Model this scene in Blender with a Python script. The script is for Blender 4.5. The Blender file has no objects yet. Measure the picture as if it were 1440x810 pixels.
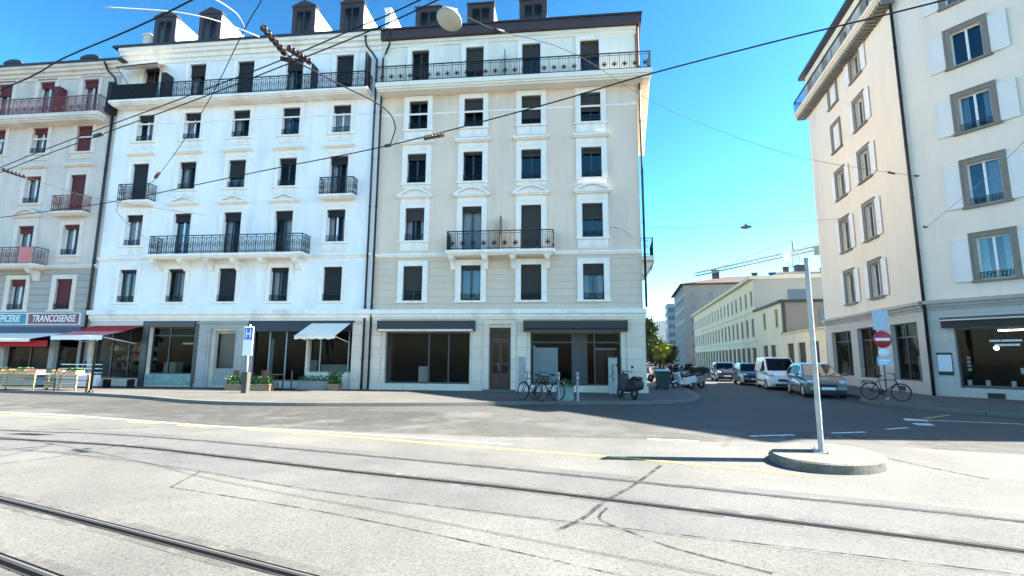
import bpy, bmesh, math, random
from mathutils import Vector, Matrix
random.seed(7)
R = math.radians
PI = math.pi
C = bpy.context.scene.collection
S = bpy.context.scene

# ------------------------------------------------------------------ helpers
class MB:
    """collects geometry; build() links it as ONE mesh object"""
    def __init__(s):
        s.v = []; s.f = []; s.m = []; s.sm = []
    def add(s, vs, fs, m=0, sm=False):
        o = len(s.v); s.v += [tuple(p) for p in vs]
        for f in fs:
            s.f.append([o + i for i in f]); s.m.append(m); s.sm.append(sm)
    def quad(s, a, b, c, d, m=0): s.add([a, b, c, d], [(0, 1, 2, 3)], m)
    def box(s, x0, x1, y0, y1, z0, z1, m=0):
        s.add([(x0, y0, z0), (x1, y0, z0), (x1, y1, z0), (x0, y1, z0), (x0, y0, z1), (x1, y0, z1), (x1, y1, z1), (x0, y1, z1)],
              [(0, 3, 2, 1), (4, 5, 6, 7), (0, 1, 5, 4), (1, 2, 6, 5), (2, 3, 7, 6), (3, 0, 4, 7)], m)
    def prism(s, poly, a, b, axis='y', m=0, sm=False):
        n = len(poly)
        if axis == 'y': P = lambda p, t: (p[0], t, p[1])
        elif axis == 'z': P = lambda p, t: (p[0], p[1], t)
        else: P = lambda p, t: (t, p[0], p[1])
        vs = [P(p, a) for p in poly] + [P(p, b) for p in poly]
        s.add(vs, [tuple(range(n)), tuple(range(2 * n - 1, n - 1, -1))], m)
        s.add(vs, [(i, (i + 1) % n, n + (i + 1) % n, n + i) for i in range(n)], m, sm)
    def tube(s, pts, r, n=6, m=0, closed=False, caps=True):
        pts = [Vector(p) for p in pts]; k = len(pts); rings = []
        rr = r if hasattr(r, '__len__') else [r] * k
        up0 = Vector((0, 0, 1))
        for i, p in enumerate(pts):
            if closed: t = pts[(i + 1) % k] - pts[i - 1]
            else: t = pts[min(i + 1, k - 1)] - pts[max(i - 1, 0)]
            t.normalize()
            up = up0 if abs(t.dot(up0)) < .97 else Vector((1, 0, 0))
            a = t.cross(up).normalized(); b = a.cross(t).normalized()
            rings.append([p + (a * math.cos(2 * PI * j / n) + b * math.sin(2 * PI * j / n)) * rr[i] for j in range(n)])
        vs = [q for ring in rings for q in ring]; fs = []
        for i in range(k if closed else k - 1):
            i2 = (i + 1) % k
            for j in range(n):
                fs.append((i * n + j, i * n + (j + 1) % n, i2 * n + (j + 1) % n, i2 * n + j))
        s.add(vs, fs, m, n > 4)
        if caps and not closed:
            s.add(rings[0], [tuple(range(n))], m); s.add(rings[-1], [tuple(range(n))], m)
    def lathe(s, prof, n=16, o=(0, 0, 0), axis='z', m=0, sm=True):
        vs = []; k = len(prof)
        for (r, z) in prof:
            for j in range(n):
                a = 2 * PI * j / n; c, d = r * math.cos(a), r * math.sin(a)
                p = (c, d, z) if axis == 'z' else ((c, z, d) if axis == 'y' else (z, c, d))
                vs.append((p[0] + o[0], p[1] + o[1], p[2] + o[2]))
        fs = [(i * n + j, i * n + (j + 1) % n, (i + 1) * n + (j + 1) % n, (i + 1) * n + j) for i in range(k - 1) for j in range(n)]
        s.add(vs, fs, m, sm)
    def ball(s, c, r, m=0, nu=10, nv=6):
        rx, ry, rz = r if hasattr(r, '__len__') else (r, r, r)
        vs = []; fs = []
        for i in range(nv + 1):
            t = PI * i / nv
            for j in range(nu):
                a = 2 * PI * j / nu
                vs.append((c[0] + rx * math.sin(t) * math.cos(a), c[1] + ry * math.sin(t) * math.sin(a), c[2] + rz * math.cos(t)))
        for i in range(nv):
            for j in range(nu):
                fs.append((i * nu + j, i * nu + (j + 1) % nu, (i + 1) * nu + (j + 1) % nu, (i + 1) * nu + j))
        s.add(vs, fs, m, True)
    def mesh(s, name, mats, norm=True):
        me = bpy.data.meshes.new(name); me.from_pydata(s.v, [], s.f)
        for mt in (mats if isinstance(mats, (list, tuple)) else [mats]): me.materials.append(mt)
        me.polygons.foreach_set('material_index', s.m); me.polygons.foreach_set('use_smooth', s.sm)
        if norm:
            bm = bmesh.new(); bm.from_mesh(me)
            bmesh.ops.remove_doubles(bm, verts=bm.verts, dist=1e-5)
            bmesh.ops.recalc_face_normals(bm, faces=bm.faces); bm.to_mesh(me); bm.free()
        me.update(); return me
    def build(s, name, mats, parent=None, loc=(0, 0, 0), rz=0, norm=True):
        return link(name, s.mesh(name, mats, norm), parent, loc, rz)

def link(name, me, parent=None, loc=(0, 0, 0), rz=0):
    o = bpy.data.objects.new(name, me); C.objects.link(o)
    o.location = loc; o.rotation_euler = (0, 0, rz)
    if parent: o.parent = parent
    return o
def tag(o, label, cat, group=None, kind=None):
    if label: o['label'] = label
    if cat: o['category'] = cat
    if group: o['group'] = group
    if kind: o['kind'] = kind
    return o
def thing(name, label, cat, loc=(0, 0, 0), rz=0, group=None):
    o = bpy.data.objects.new(name, None); C.objects.link(o); o.empty_display_size = .3
    o.location = loc; o.rotation_euler = (0, 0, rz)
    return tag(o, label, cat, group)
def struct(name, mb, mats, **k):
    o = mb.build(name, mats, **k); o['kind'] = 'structure'; return o
def copy_tree(o, parent=None):
    c = o.copy(); C.objects.link(c)
    if parent: c.parent = parent
    for ch in list(o.children): copy_tree(ch, c)
    return c
def bevel(o, w, seg=2):
    b = o.modifiers.new('bevel', 'BEVEL'); b.width = w; b.segments = seg; b.limit_method = 'ANGLE'; b.angle_limit = R(35)
    return o

# ------------------------------------------------------------------ materials
def mat(name, col, rough=.7, metal=0., noise=0., nscale=2., bump=0., bscale=40., spec=.5, dirt=None, dscale=.6, coat=0., emit=None):
    m = bpy.data.materials.new(name); m.use_nodes = True; nt = m.node_tree; L = nt.links
    b = nt.nodes['Principled BSDF']; b.inputs['Roughness'].default_value = rough; b.inputs['Metallic'].default_value = metal
    b.inputs['Specular IOR Level'].default_value = spec
    b.inputs['Coat Weight'].default_value = coat; b.inputs['Coat Roughness'].default_value = .05
    c4 = (*col, 1); b.inputs['Base Color'].default_value = c4
    tc = nt.nodes.new('ShaderNodeTexCoord'); out = None
    if noise:
        n = nt.nodes.new('ShaderNodeTexNoise'); n.inputs['Scale'].default_value = nscale; n.inputs['Detail'].default_value = 6; n.inputs['Roughness'].default_value = .65
        L.new(tc.outputs['Object'], n.inputs['Vector'])
        r = nt.nodes.new('ShaderNodeValToRGB'); r.color_ramp.elements[0].position = .3; r.color_ramp.elements[1].position = .7
        r.color_ramp.elements[0].color = (*[c * (1 - noise) for c in col], 1); r.color_ramp.elements[1].color = (*[min(1, c * (1 + noise * .6)) for c in col], 1)
        L.new(n.outputs['Fac'], r.inputs['Fac']); out = r.outputs['Color']
    if dirt:
        n2 = nt.nodes.new('ShaderNodeTexNoise'); n2.inputs['Scale'].default_value = dscale; n2.inputs['Detail'].default_value = 5
        mp = nt.nodes.new('ShaderNodeMapping'); mp.inputs['Scale'].default_value = (1, 1, .25)
        L.new(tc.outputs['Object'], mp.inputs['Vector']); L.new(mp.outputs['Vector'], n2.inputs['Vector'])
        r2 = nt.nodes.new('ShaderNodeValToRGB'); r2.color_ramp.elements[0].position = .55; r2.color_ramp.elements[1].position = .8
        mx = nt.nodes.new('ShaderNodeMix'); mx.data_type = 'RGBA'
        L.new(n2.outputs['Fac'], r2.inputs['Fac']); L.new(r2.outputs['Color'], mx.inputs['Factor'])
        if out: L.new(out, mx.inputs['A'])
        else: mx.inputs['A'].default_value = c4
        mx.inputs['B'].default_value = (*dirt, 1); out = mx.outputs['Result']
    if dirt:                                            # faint vertical rain streaks
        n4 = nt.nodes.new('ShaderNodeTexNoise'); n4.inputs['Scale'].default_value = 1.0; n4.inputs['Detail'].default_value = 6; n4.inputs['Roughness'].default_value = .7
        mp4 = nt.nodes.new('ShaderNodeMapping'); mp4.inputs['Scale'].default_value = (3.2, 3.2, .22)
        L.new(tc.outputs['Object'], mp4.inputs['Vector']); L.new(mp4.outputs['Vector'], n4.inputs['Vector'])
        r4 = nt.nodes.new('ShaderNodeMapRange'); r4.inputs['From Min'].default_value = .5; r4.inputs['From Max'].default_value = .78; r4.inputs['To Min'].default_value = 0; r4.inputs['To Max'].default_value = .5
        m4 = nt.nodes.new('ShaderNodeMix'); m4.data_type = 'RGBA'; L.new(n4.outputs['Fac'], r4.inputs['Value']); L.new(r4.outputs[0], m4.inputs['Factor']); L.new(out, m4.inputs['A']); m4.inputs['B'].default_value = (*dirt, 1); out = m4.outputs['Result']
    if out: L.new(out, b.inputs['Base Color'])
    if bump:
        n3 = nt.nodes.new('ShaderNodeTexNoise'); n3.inputs['Scale'].default_value = bscale; n3.inputs['Detail'].default_value = 4
        L.new(tc.outputs['Object'], n3.inputs['Vector'])
        bp = nt.nodes.new('ShaderNodeBump'); bp.inputs['Strength'].default_value = bump; bp.inputs['Distance'].default_value = .01
        L.new(n3.outputs['Fac'], bp.inputs['Height']); L.new(bp.outputs['Normal'], b.inputs['Normal'])
    if emit:
        b.inputs['Emission Color'].default_value = (*emit[0], 1); b.inputs['Emission Strength'].default_value = emit[1]
    return m

def slatted(name, col, period, rough=.6):
    """blind / roller cloth with horizontal slats as bump and fine line tone"""
    m = mat(name, col, rough); nt = m.node_tree; L = nt.links; b = nt.nodes['Principled BSDF']
    tc = nt.nodes.new('ShaderNodeTexCoord'); w = nt.nodes.new('ShaderNodeTexWave'); w.bands_direction = 'Z'; w.inputs['Scale'].default_value = 1 / period / 3.14
    L.new(tc.outputs['Object'], w.inputs['Vector'])
    bp = nt.nodes.new('ShaderNodeBump'); bp.inputs['Strength'].default_value = .6; bp.inputs['Distance'].default_value = .02
    L.new(w.outputs['Fac'], bp.inputs['Height']); L.new(bp.outputs['Normal'], b.inputs['Normal'])
    return m

def coursed(name, col, bw, bh, mort=.02, tone=.12, rough=.85):
    """dressed stone / rusticated plaster in courses (object space X and Z)"""
    m = mat(name, col, rough); nt = m.node_tree; L = nt.links; b = nt.nodes['Principled BSDF']
    tc = nt.nodes.new('ShaderNodeTexCoord'); sp = nt.nodes.new('ShaderNodeSeparateXYZ'); cb = nt.nodes.new('ShaderNodeCombineXYZ')
    L.new(tc.outputs['Object'], sp.inputs[0]); ad = nt.nodes.new('ShaderNodeMath'); ad.operation = 'ADD'
    L.new(sp.outputs['X'], ad.inputs[0]); L.new(sp.outputs['Y'], ad.inputs[1])
    L.new(ad.outputs[0], cb.inputs['X']); L.new(sp.outputs['Z'], cb.inputs['Y'])
    br = nt.nodes.new('ShaderNodeTexBrick'); br.inputs['Scale'].default_value = 1; br.inputs['Brick Width'].default_value = bw; br.inputs['Row Height'].default_value = bh
    br.inputs['Mortar Size'].default_value = mort; br.inputs['Mortar Smooth'].default_value = .3
    br.inputs['Color1'].default_value = (*[c * (1 - tone) for c in col], 1); br.inputs['Color2'].default_value = (*[min(1, c * (1 + tone * .5)) for c in col], 1)
    br.inputs['Mortar'].default_value = (*[c * .7 for c in col], 1)
    L.new(cb.outputs[0], br.inputs['Vector'])
    n = nt.nodes.new('ShaderNodeTexNoise'); n.inputs['Scale'].default_value = 3; n.inputs['Detail'].default_value = 8; L.new(tc.outputs['Object'], n.inputs['Vector'])
    mx = nt.nodes.new('ShaderNodeMix'); mx.data_type = 'RGBA'; mx.blend_type = 'MULTIPLY'; mx.inputs['Factor'].default_value = .35
    L.new(br.outputs['Color'], mx.inputs['A']); L.new(n.outputs['Color'], mx.inputs['B'])
    hs = nt.nodes.new('ShaderNodeValToRGB'); L.new(n.outputs['Fac'], hs.inputs['Fac']); hs.color_ramp.elements[0].color = (.55, .55, .55, 1)
    L.new(hs.outputs['Color'], mx.inputs['B']); L.new(mx.outputs['Result'], b.inputs['Base Color'])
    bp = nt.nodes.new('ShaderNodeBump'); bp.inputs['Strength'].default_value = .5; bp.inputs['Distance'].default_value = .015; bp.invert = True
    L.new(br.outputs['Fac'], bp.inputs['Height']); L.new(bp.outputs['Normal'], b.inputs['Normal'])
    return m

def glass(name, tint=(.75, .8, .82), refl=1.0, ior=1.33):
    m = bpy.data.materials.new(name); m.use_nodes = True; nt = m.node_tree; nt.nodes.clear(); L = nt.links
    o = nt.nodes.new('ShaderNodeOutputMaterial'); t = nt.nodes.new('ShaderNodeBsdfTransparent'); t.inputs['Color'].default_value = (*tint, 1)
    g = nt.nodes.new('ShaderNodeBsdfGlossy'); g.inputs['Roughness'].default_value = .02; g.inputs['Color'].default_value = (refl, refl, refl, 1)
    f = nt.nodes.new('ShaderNodeFresnel'); f.inputs['IOR'].default_value = ior; mx = nt.nodes.new('ShaderNodeMixShader')
    tc = nt.nodes.new('ShaderNodeTexCoord'); n = nt.nodes.new('ShaderNodeTexNoise'); n.inputs['Scale'].default_value = 1.7; L.new(tc.outputs['Object'], n.inputs['Vector'])
    bp = nt.nodes.new('ShaderNodeBump'); bp.inputs['Strength'].default_value = .08; bp.inputs['Distance'].default_value = .05
    L.new(n.outputs['Fac'], bp.inputs['Height']); L.new(bp.outputs['Normal'], g.inputs['Normal'])
    L.new(f.outputs[0], mx.inputs[0]); L.new(t.outputs[0], mx.inputs[1]); L.new(g.outputs[0], mx.inputs[2]); L.new(mx.outputs[0], o.inputs[0])
    return m

def ground_mat(name, col, spk=.25, patch=.25, pscale=.25, cracks=True, rough=.9, pits=0.):
    """weathered asphalt / concrete: fine aggregate, broad worn patches, hairline cracks"""
    m = mat(name, col, rough); nt = m.node_tree; L = nt.links; b = nt.nodes['Principled BSDF']
    tc = nt.nodes.new('ShaderNodeTexCoord')
    def nz(scale, det, rgh=.6):
        n = nt.nodes.new('ShaderNodeTexNoise'); n.inputs['Scale'].default_value = scale; n.inputs['Detail'].default_value = det; n.inputs['Roughness'].default_value = rgh
        L.new(tc.outputs['Object'], n.inputs['Vector']); return n.outputs['Fac']
    def ramp(f, p0, p1, v0, v1):
        r = nt.nodes.new('ShaderNodeMapRange'); r.inputs['From Min'].default_value = p0; r.inputs['From Max'].default_value = p1
        r.inputs['To Min'].default_value = v0; r.inputs['To Max'].default_value = v1; L.new(f, r.inputs['Value']); return r.outputs[0]
    def mul(a, c):
        k = nt.nodes.new('ShaderNodeMath'); k.operation = 'MULTIPLY'; L.new(a, k.inputs[0]); L.new(c, k.inputs[1]); return k.outputs[0]
    v = ramp(nz(pscale, 5), .3, .7, 1 - patch, 1 + patch * .5)
    v = mul(v, ramp(nz(1.3, 8, .75), .25, .75, .86, 1.1))
    fine = nz(24, 4, .85); v = mul(v, ramp(fine, .3, .7, 1 - spk, 1 + spk))
    if pits:                                            # dark exposed stones in the surface
        v = mul(v, ramp(nz(42, 2, .9), .56, .64, 1, 1 - pits)); v = mul(v, ramp(nz(17, 3, .9), .62, .70, 1, 1 - pits * .8))
    if cracks:
        vo = nt.nodes.new('ShaderNodeTexVoronoi'); vo.feature = 'DISTANCE_TO_EDGE'; vo.inputs['Scale'].default_value = .16
        mxv = nt.nodes.new('ShaderNodeMix'); mxv.data_type = 'VECTOR'; mxv.inputs['Factor'].default_value = .25
        nn = nt.nodes.new('ShaderNodeTexNoise'); nn.inputs['Scale'].default_value = .8; nn.inputs['Detail'].default_value = 6; L.new(tc.outputs['Object'], nn.inputs['Vector'])
        ml = nt.nodes.new('ShaderNodeVectorMath'); ml.operation = 'SCALE'; ml.inputs['Scale'].default_value = 4; L.new(nn.outputs['Color'], ml.inputs[0])
        ad = nt.nodes.new('ShaderNodeVectorMath'); ad.operation = 'ADD'; L.new(tc.outputs['Object'], ad.inputs[0]); L.new(ml.outputs[0], ad.inputs[1])
        L.new(ad.outputs[0], vo.inputs['Vector']); v = mul(v, ramp(vo.outputs['Distance'], 0, .0016, .55, 1))
    mx = nt.nodes.new('ShaderNodeVectorMath'); mx.operation = 'SCALE'; mx.inputs[0].default_value = col; L.new(v, mx.inputs['Scale']); L.new(mx.outputs[0], b.inputs['Base Color'])
    bp = nt.nodes.new('ShaderNodeBump'); bp.inputs['Strength'].default_value = .35; bp.inputs['Distance'].default_value = .006; L.new(fine, bp.inputs['Height']); L.new(bp.outputs['Normal'], b.inputs['Normal'])
    return m

M = {}
M['white_pl'] = mat('white plaster', (.88, .86, .83), .9, noise=.06, nscale=.7, bump=.15, bscale=60, dirt=(.66, .67, .66), dscale=.8)
M['white_trim'] = mat('white stone trim', (.90, .83, .74), .8, noise=.08, nscale=2, dirt=(.6, .58, .53), dscale=1.2)
M['beige_pl'] = mat('beige plaster', (.80, .625, .475), .9, noise=.06, nscale=.6, bump=.15, bscale=60, dirt=(.5, .455, .38), dscale=.7)
M['beige_low'] = coursed('beige scored plaster', (.74, .585, .44), 40, .36, .012, .03)
M['cream_pl'] = mat('cream plaster', (.84, .78, .66), .9, noise=.05, nscale=.7, dirt=(.66, .62, .54))
M['grey_pl'] = mat('pale grey plaster', (.66, .575, .50), .9, noise=.1, nscale=.8, bump=.15, dirt=(.42, .40, .37), dscale=.8)
M['grey_trim'] = mat('pale grey stone trim', (.72, .63, .54), .8, noise=.1, nscale=2, dirt=(.48, .44, .38))
M['rustic'] = coursed('rusticated grey stone', (.42, .39, .34), 40, .38, .03, .06)
M['ashlar'] = coursed('pale ashlar stone', (.82, .66, .51), 1.1, .55, .01, .1)
M['portal'] = mat('grey sandstone', (.40, .38, .34), .85, noise=.18, nscale=1.6, bump=.2, dirt=(.27, .255, .22), dscale=1.5)
M['r_cream'] = mat('warm ivory plaster', (.70, .635, .53), .9, noise=.05, nscale=.6, bump=.15, dirt=(.6, .55, .46), dscale=.5)
M['r_white'] = mat('pale ivory plaster', (.77, .68, .575), .9, noise=.05, nscale=.6, bump=.15, dirt=(.56, .55, .52), dscale=.5)
M['r_stone'] = coursed('pale limestone slabs', (.50, .49, .45), 1.6, 1.25, .008, .08)
M['r_sur'] = mat('grey window stone', (.2, .19, .165), .8, noise=.12, nscale=3)
M['shutter'] = slatted('white louvred shutter', (.74, .74, .72), .06, .6)
M['iron'] = mat('black wrought iron', (.009, .01, .012), .5, spec=.35)
M['iron_red'] = mat('rusty red ironwork', (.20, .055, .05), .55, noise=.3, nscale=5)
M['frame_white'] = mat('white window frame', (.72, .73, .73), .4)
M['frame_dark'] = mat('dark window frame', (.035, .037, .042), .35)
M['frame_brown'] = mat('brown dormer cladding', (.055, .036, .034), .5, noise=.2, nscale=3)
M['blind_navy'] = slatted('blue black roller blind', (.007, .009, .012), .05)
M['blind_grey'] = slatted('charcoal roller blind', (.032, .029, .026), .05)
M['blind_red'] = slatted('maroon roller blind', (.11, .012, .018), .05)
M['curtain'] = mat('pale net curtain', (.62, .62, .60), .9, noise=.1, nscale=8)
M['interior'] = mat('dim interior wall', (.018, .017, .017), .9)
M['glass'] = glass('window glass', (.80, .84, .88), .8)
M['glass_sky'] = glass('clear bluish window glass', (.55, .66, .78), 1.0, 1.75)
M['shopglass'] = glass('shop glass', (.6, .62, .62), .7, 1.2)
M['roof_brown'] = mat('brown metal fascia', (.06, .036, .036), .55, noise=.12, nscale=2)
M['roof_dark'] = mat('dark roof edge', (.03, .03, .035), .55, noise=.2)
M['roof_tile'] = coursed('red brown roof tiles', (.06, .032, .026), .25, .2, .02, .25)
M['zinc'] = mat('zinc roof sheet', (.22, .23, .24), .5, metal=.3, noise=.15)
M['pipe'] = mat('dark downpipe', (.018, .018, .02), .5, noise=.2)
M['wood_door'] = mat('red brown wooden door', (.055, .018, .012), .4, noise=.3, nscale=6)
M['awn_dark'] = slatted('charcoal awning cloth', (.035, .032, .03), .4)
M['awn_red'] = mat('red awning cloth', (.42, .015, .022), .8, noise=.1, nscale=3)
M['awn_pink'] = mat('sun faded red awning cloth', (.62, .2, .19), .8, noise=.15, nscale=3)
M['awn_cream'] = mat('cream awning cloth', (.90, .77, .62), .85, noise=.08, nscale=3)
M['navy'] = mat('navy shop fascia', (.012, .016, .03), .4)
M['blue_band'] = mat('dark blue board', (.02, .035, .1), .5, noise=.15)
M['teal'] = mat('teal sign board', (.035, .22, .27), .5, noise=.12, nscale=3)
M['maroon'] = mat('maroon sign board', (.25, .07, .07), .6, noise=.15, nscale=3)
M['letters'] = mat('white lettering', (.82, .82, .80), .6)
M['asphalt'] = ground_mat('worn asphalt', (.058, .0555, .049), .22, .3, .12)
M['asphalt_patch'] = ground_mat('newer grey asphalt', (.062, .06, .053), .2, .25, .3)
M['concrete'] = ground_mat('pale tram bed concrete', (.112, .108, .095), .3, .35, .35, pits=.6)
M['slab'] = ground_mat('grey track slab concrete', (.094, .0925, .087), .28, .3, .5, pits=.55)
M['asphalt_worn_sunlit'] = ground_mat('worn asphalt with painted sunlight', (.086, .083, .073), .26, .3, .3)  # worn tone plus painted sunlight: paler colour for the sunlit road
M['track_dirt'] = ground_mat('rail side grime', (.105, .1, .088), .4, .5, .9, cracks=False)
M['pavement'] = ground_mat('pavement asphalt', (.085, .079, .068), .2, .3, .3)
M['kerb'] = coursed('granite kerb', (.145, .14, .128), 1.0, 3.0, .01, .12)
M['tar'] = mat('black sealed joint', (.012, .012, .012), .9, spec=.1, noise=.3, nscale=6)
def patchy(m, sc, p0, p1):          # worn-through paint or tar: breaks up into the surface below
    nt = m.node_tree; L = nt.links; o = [n for n in nt.nodes if n.type == 'OUTPUT_MATERIAL'][0]; b = nt.nodes['Principled BSDF']; tc = nt.nodes.new('ShaderNodeTexCoord')
    n = nt.nodes.new('ShaderNodeTexNoise'); n.inputs['Scale'].default_value = sc; n.inputs['Detail'].default_value = 8; n.inputs['Roughness'].default_value = .7; L.new(tc.outputs['Object'], n.inputs['Vector'])
    r = nt.nodes.new('ShaderNodeMapRange'); r.inputs['From Min'].default_value = p0; r.inputs['From Max'].default_value = p1; L.new(n.outputs['Fac'], r.inputs['Value'])
    t = nt.nodes.new('ShaderNodeBsdfTransparent'); mx = nt.nodes.new('ShaderNodeMixShader'); L.new(r.outputs[0], mx.inputs[0]); L.new(t.outputs[0], mx.inputs[1]); L.new(b.outputs[0], mx.inputs[2]); L.new(mx.outputs[0], o.inputs['Surface'])
M['yellow'] = mat('worn yellow road paint', (.5, .4, .1), .8, noise=.3, nscale=6)
M['roadwhite'] = mat('worn white road paint', (.66, .66, .64), .8, noise=.3, nscale=6)
M['steel'] = mat('worn rail steel', (.035, .035, .035), .6, metal=.2, spec=.25)
M['steel_bright'] = mat('polished running band', (.2, .2, .195), .4, metal=.5)
M['steel_dull'] = mat('dusty disused rail', (.05, .05, .05), .8, spec=.2, noise=.3, nscale=5)
M['tar_soft'] = mat('faded tar seal', (.035, .034, .032), .9, spec=.15, noise=.4, nscale=9)
M['groove'] = mat('dark rail groove', (.003, .003, .003), .9, spec=.05)
M['galv'] = mat('white painted post', (.40, .395, .36), .5, noise=.3, nscale=3, dirt=(.2, .19, .16), dscale=2)
M['galv_grey'] = mat('grey galvanised steel', (.30, .31, .32), .45, metal=.5, noise=.15, nscale=4)
M['black'] = mat('matt black', (.015, .015, .016), .6)
M['rubber'] = mat('tyre rubber', (.02, .02, .021), .8)
M['chrome'] = mat('alloy metal', (.45, .46, .48), .3, metal=.8)
M['carglass'] = glass('car window glass', (.10, .12, .14), .35, 1.45)
M['lens'] = mat('clear headlight lens', (.55, .57, .6), .08, spec=.8)
M['redlens'] = mat('red tail lens', (.35, .01, .01), .15)
M['spoke'] = mat('dull spoke steel', (.12, .12, .12), .5, metal=.4)
M['plate'] = mat('white number plate', (.7, .7, .7), .4)
M['sign_red'] = mat('red road sign', (.42, .012, .025), .4)
M['sign_white'] = mat('white road sign', (.78, .78, .78), .4)
M['sign_blue'] = mat('blue road sign', (.03, .12, .42), .4)
M['sign_back'] = mat('bare aluminium sign back', (.40, .46, .52), .5, metal=.2)
M['plate_blue'] = mat('pale blue info plate', (.35, .47, .58), .5)
M['poster'] = mat('pale blue poster', (.55, .62, .72), .5)
M['wood'] = mat('weathered wood', (.24, .17, .10), .8, noise=.3, nscale=8)
M['crate'] = mat('pale wooden crate', (.42, .32, .19), .8, noise=.25, nscale=9)
M['leaf'] = mat('dark green leaves', (.06, .1, .032), .6, noise=.45, nscale=1.4)
M['leaf_sunlit'] = mat('sunlit yellow green leaves', (.20, .24, .03), .6, noise=.35, nscale=2)  # brighter than the dark leaves: sunlight is put into this leaf colour
M['leaf_pl'] = mat('planter leaves', (.06, .14, .03), .6, noise=.4, nscale=5)
M['bark'] = mat('tree bark', (.08, .06, .045), .9, noise=.3, nscale=6)
M['m_cream'] = mat('pale cream render', (.92, .69, .45), .9, noise=.06, nscale=.4, dirt=(.6, .53, .38), dscale=.4)
M['m_trim'] = mat('cream concrete trim', (.76, .66, .48), .9, noise=.08)
M['m_end'] = mat('grey beige render', (.46, .425, .35), .9, noise=.08, nscale=.4)
M['m_box'] = mat('grey cladding panel', (.19, .185, .16), .8, noise=.06)
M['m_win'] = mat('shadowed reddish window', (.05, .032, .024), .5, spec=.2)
M['far_grey'] = mat('far grey render', (.27, .25, .22), .9, noise=.1, nscale=.3)
M['far_tower'] = mat('pale blue grey concrete', (.33, .34, .34), .7, noise=.1, nscale=.5)
M['far_glass'] = mat('blue grey glazing', (.12, .17, .21), .2)
M['riser'] = mat('grey green stall riser', (.26, .36, .30), .7, noise=.3, nscale=4)
M['hill'] = mat('haze blue wooded hill', (.016, .034, .045), .95, noise=.4, nscale=.01)  # blue of the distant haze is mixed into the base colour
patchy(M['tar_soft'], 5, .38, .6); patchy(M['asphalt_patch'], .7, .38, .6); patchy(M['asphalt_worn_sunlit'], .45, .3, .58); patchy(M['track_dirt'], 2.2, .42, .62); patchy(M['yellow'], 9, .3, .5); patchy(M['roadwhite'], 9, .3, .45)
M['ceramic'] = mat('brown glazed insulator', (.05, .03, .025), .25)
M['cable'] = mat('dark cable', (.006, .006, .007), .7, spec=.2)
M['cable_pale'] = mat('pale sheathed cable', (.42, .42, .41), .6)
M['cable_mid'] = mat('dull grey cable', (.045, .045, .045), .8, spec=.2)
M['crane'] = mat('crane steel', (.30, .28, .25), .6)
M['paint_silver'] = mat('champagne grey car paint', (.16, .15, .125), .35, metal=.5, coat=.8)
M['paint_white'] = mat('white van paint', (.74, .74, .73), .35, coat=.6)
M['paint_dark'] = mat('charcoal car paint', (.035, .037, .042), .3, metal=.3, coat=.8)
M['paint_grey'] = mat('light grey car paint', (.36, .36, .36), .35, metal=.4, coat=.8)
M['paint_blue'] = mat('dark blue car paint', (.02, .022, .03), .3, metal=.3, coat=.8)
M['scoot_white'] = mat('white scooter panel', (.66, .66, .66), .3, coat=.5)
M['scoot_red'] = mat('dark red scooter panel', (.2, .02, .02), .3, coat=.5)
M['scoot_yellow'] = mat('mustard scooter panel', (.35, .28, .06), .3, coat=.5)
M['bin_green'] = mat('dark green plastic', (.015, .045, .045), .5)
M['bin_lid'] = mat('pale grey green plastic', (.35, .42, .40), .5)
M['orange'] = mat('orange fruit', (.65, .22, .02), .5)
M['apple'] = mat('red fruit', (.4, .03, .02), .4)
M['cane'] = mat('terracotta cafe cane', (.30, .12, .08), .6, noise=.2, nscale=9)
M['tower_lamp'] = mat('frosted lamp glass', (.38, .39, .36), .3)
M['lit'] = mat('lit shop lamp', (.9, .9, .85), .4, emit=((1, .93, .8), 3.0))
M['pale_panel'] = mat('pale shop panel', (.60, .68, .70), .5)

# ------------------------------------------------------------------ facades
class Facade:
    """local frame: u along the front, y into the building, v up; parts go under root"""
    def __init__(s, root, ang, off=(0, 0)):
        s.root = root; s.a = ang; s.off = off
    def P(s, u, y, v=0):
        c, d = math.cos(s.a), math.sin(s.a)
        return (s.off[0] + u * c - y * d, s.off[1] + u * d + y * c, v)
    def part(s, name, me_or_mb, mats=None, u=0, y=0, v=0, parent=None):
        if isinstance(me_or_mb, MB): me_or_mb = me_or_mb.mesh(name, mats)
        if parent is not None: return link(name, me_or_mb, parent, (0, 0, 0), 0)
        return link(name, me_or_mb, s.root, s.P(u, y, v), s.a)

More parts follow.
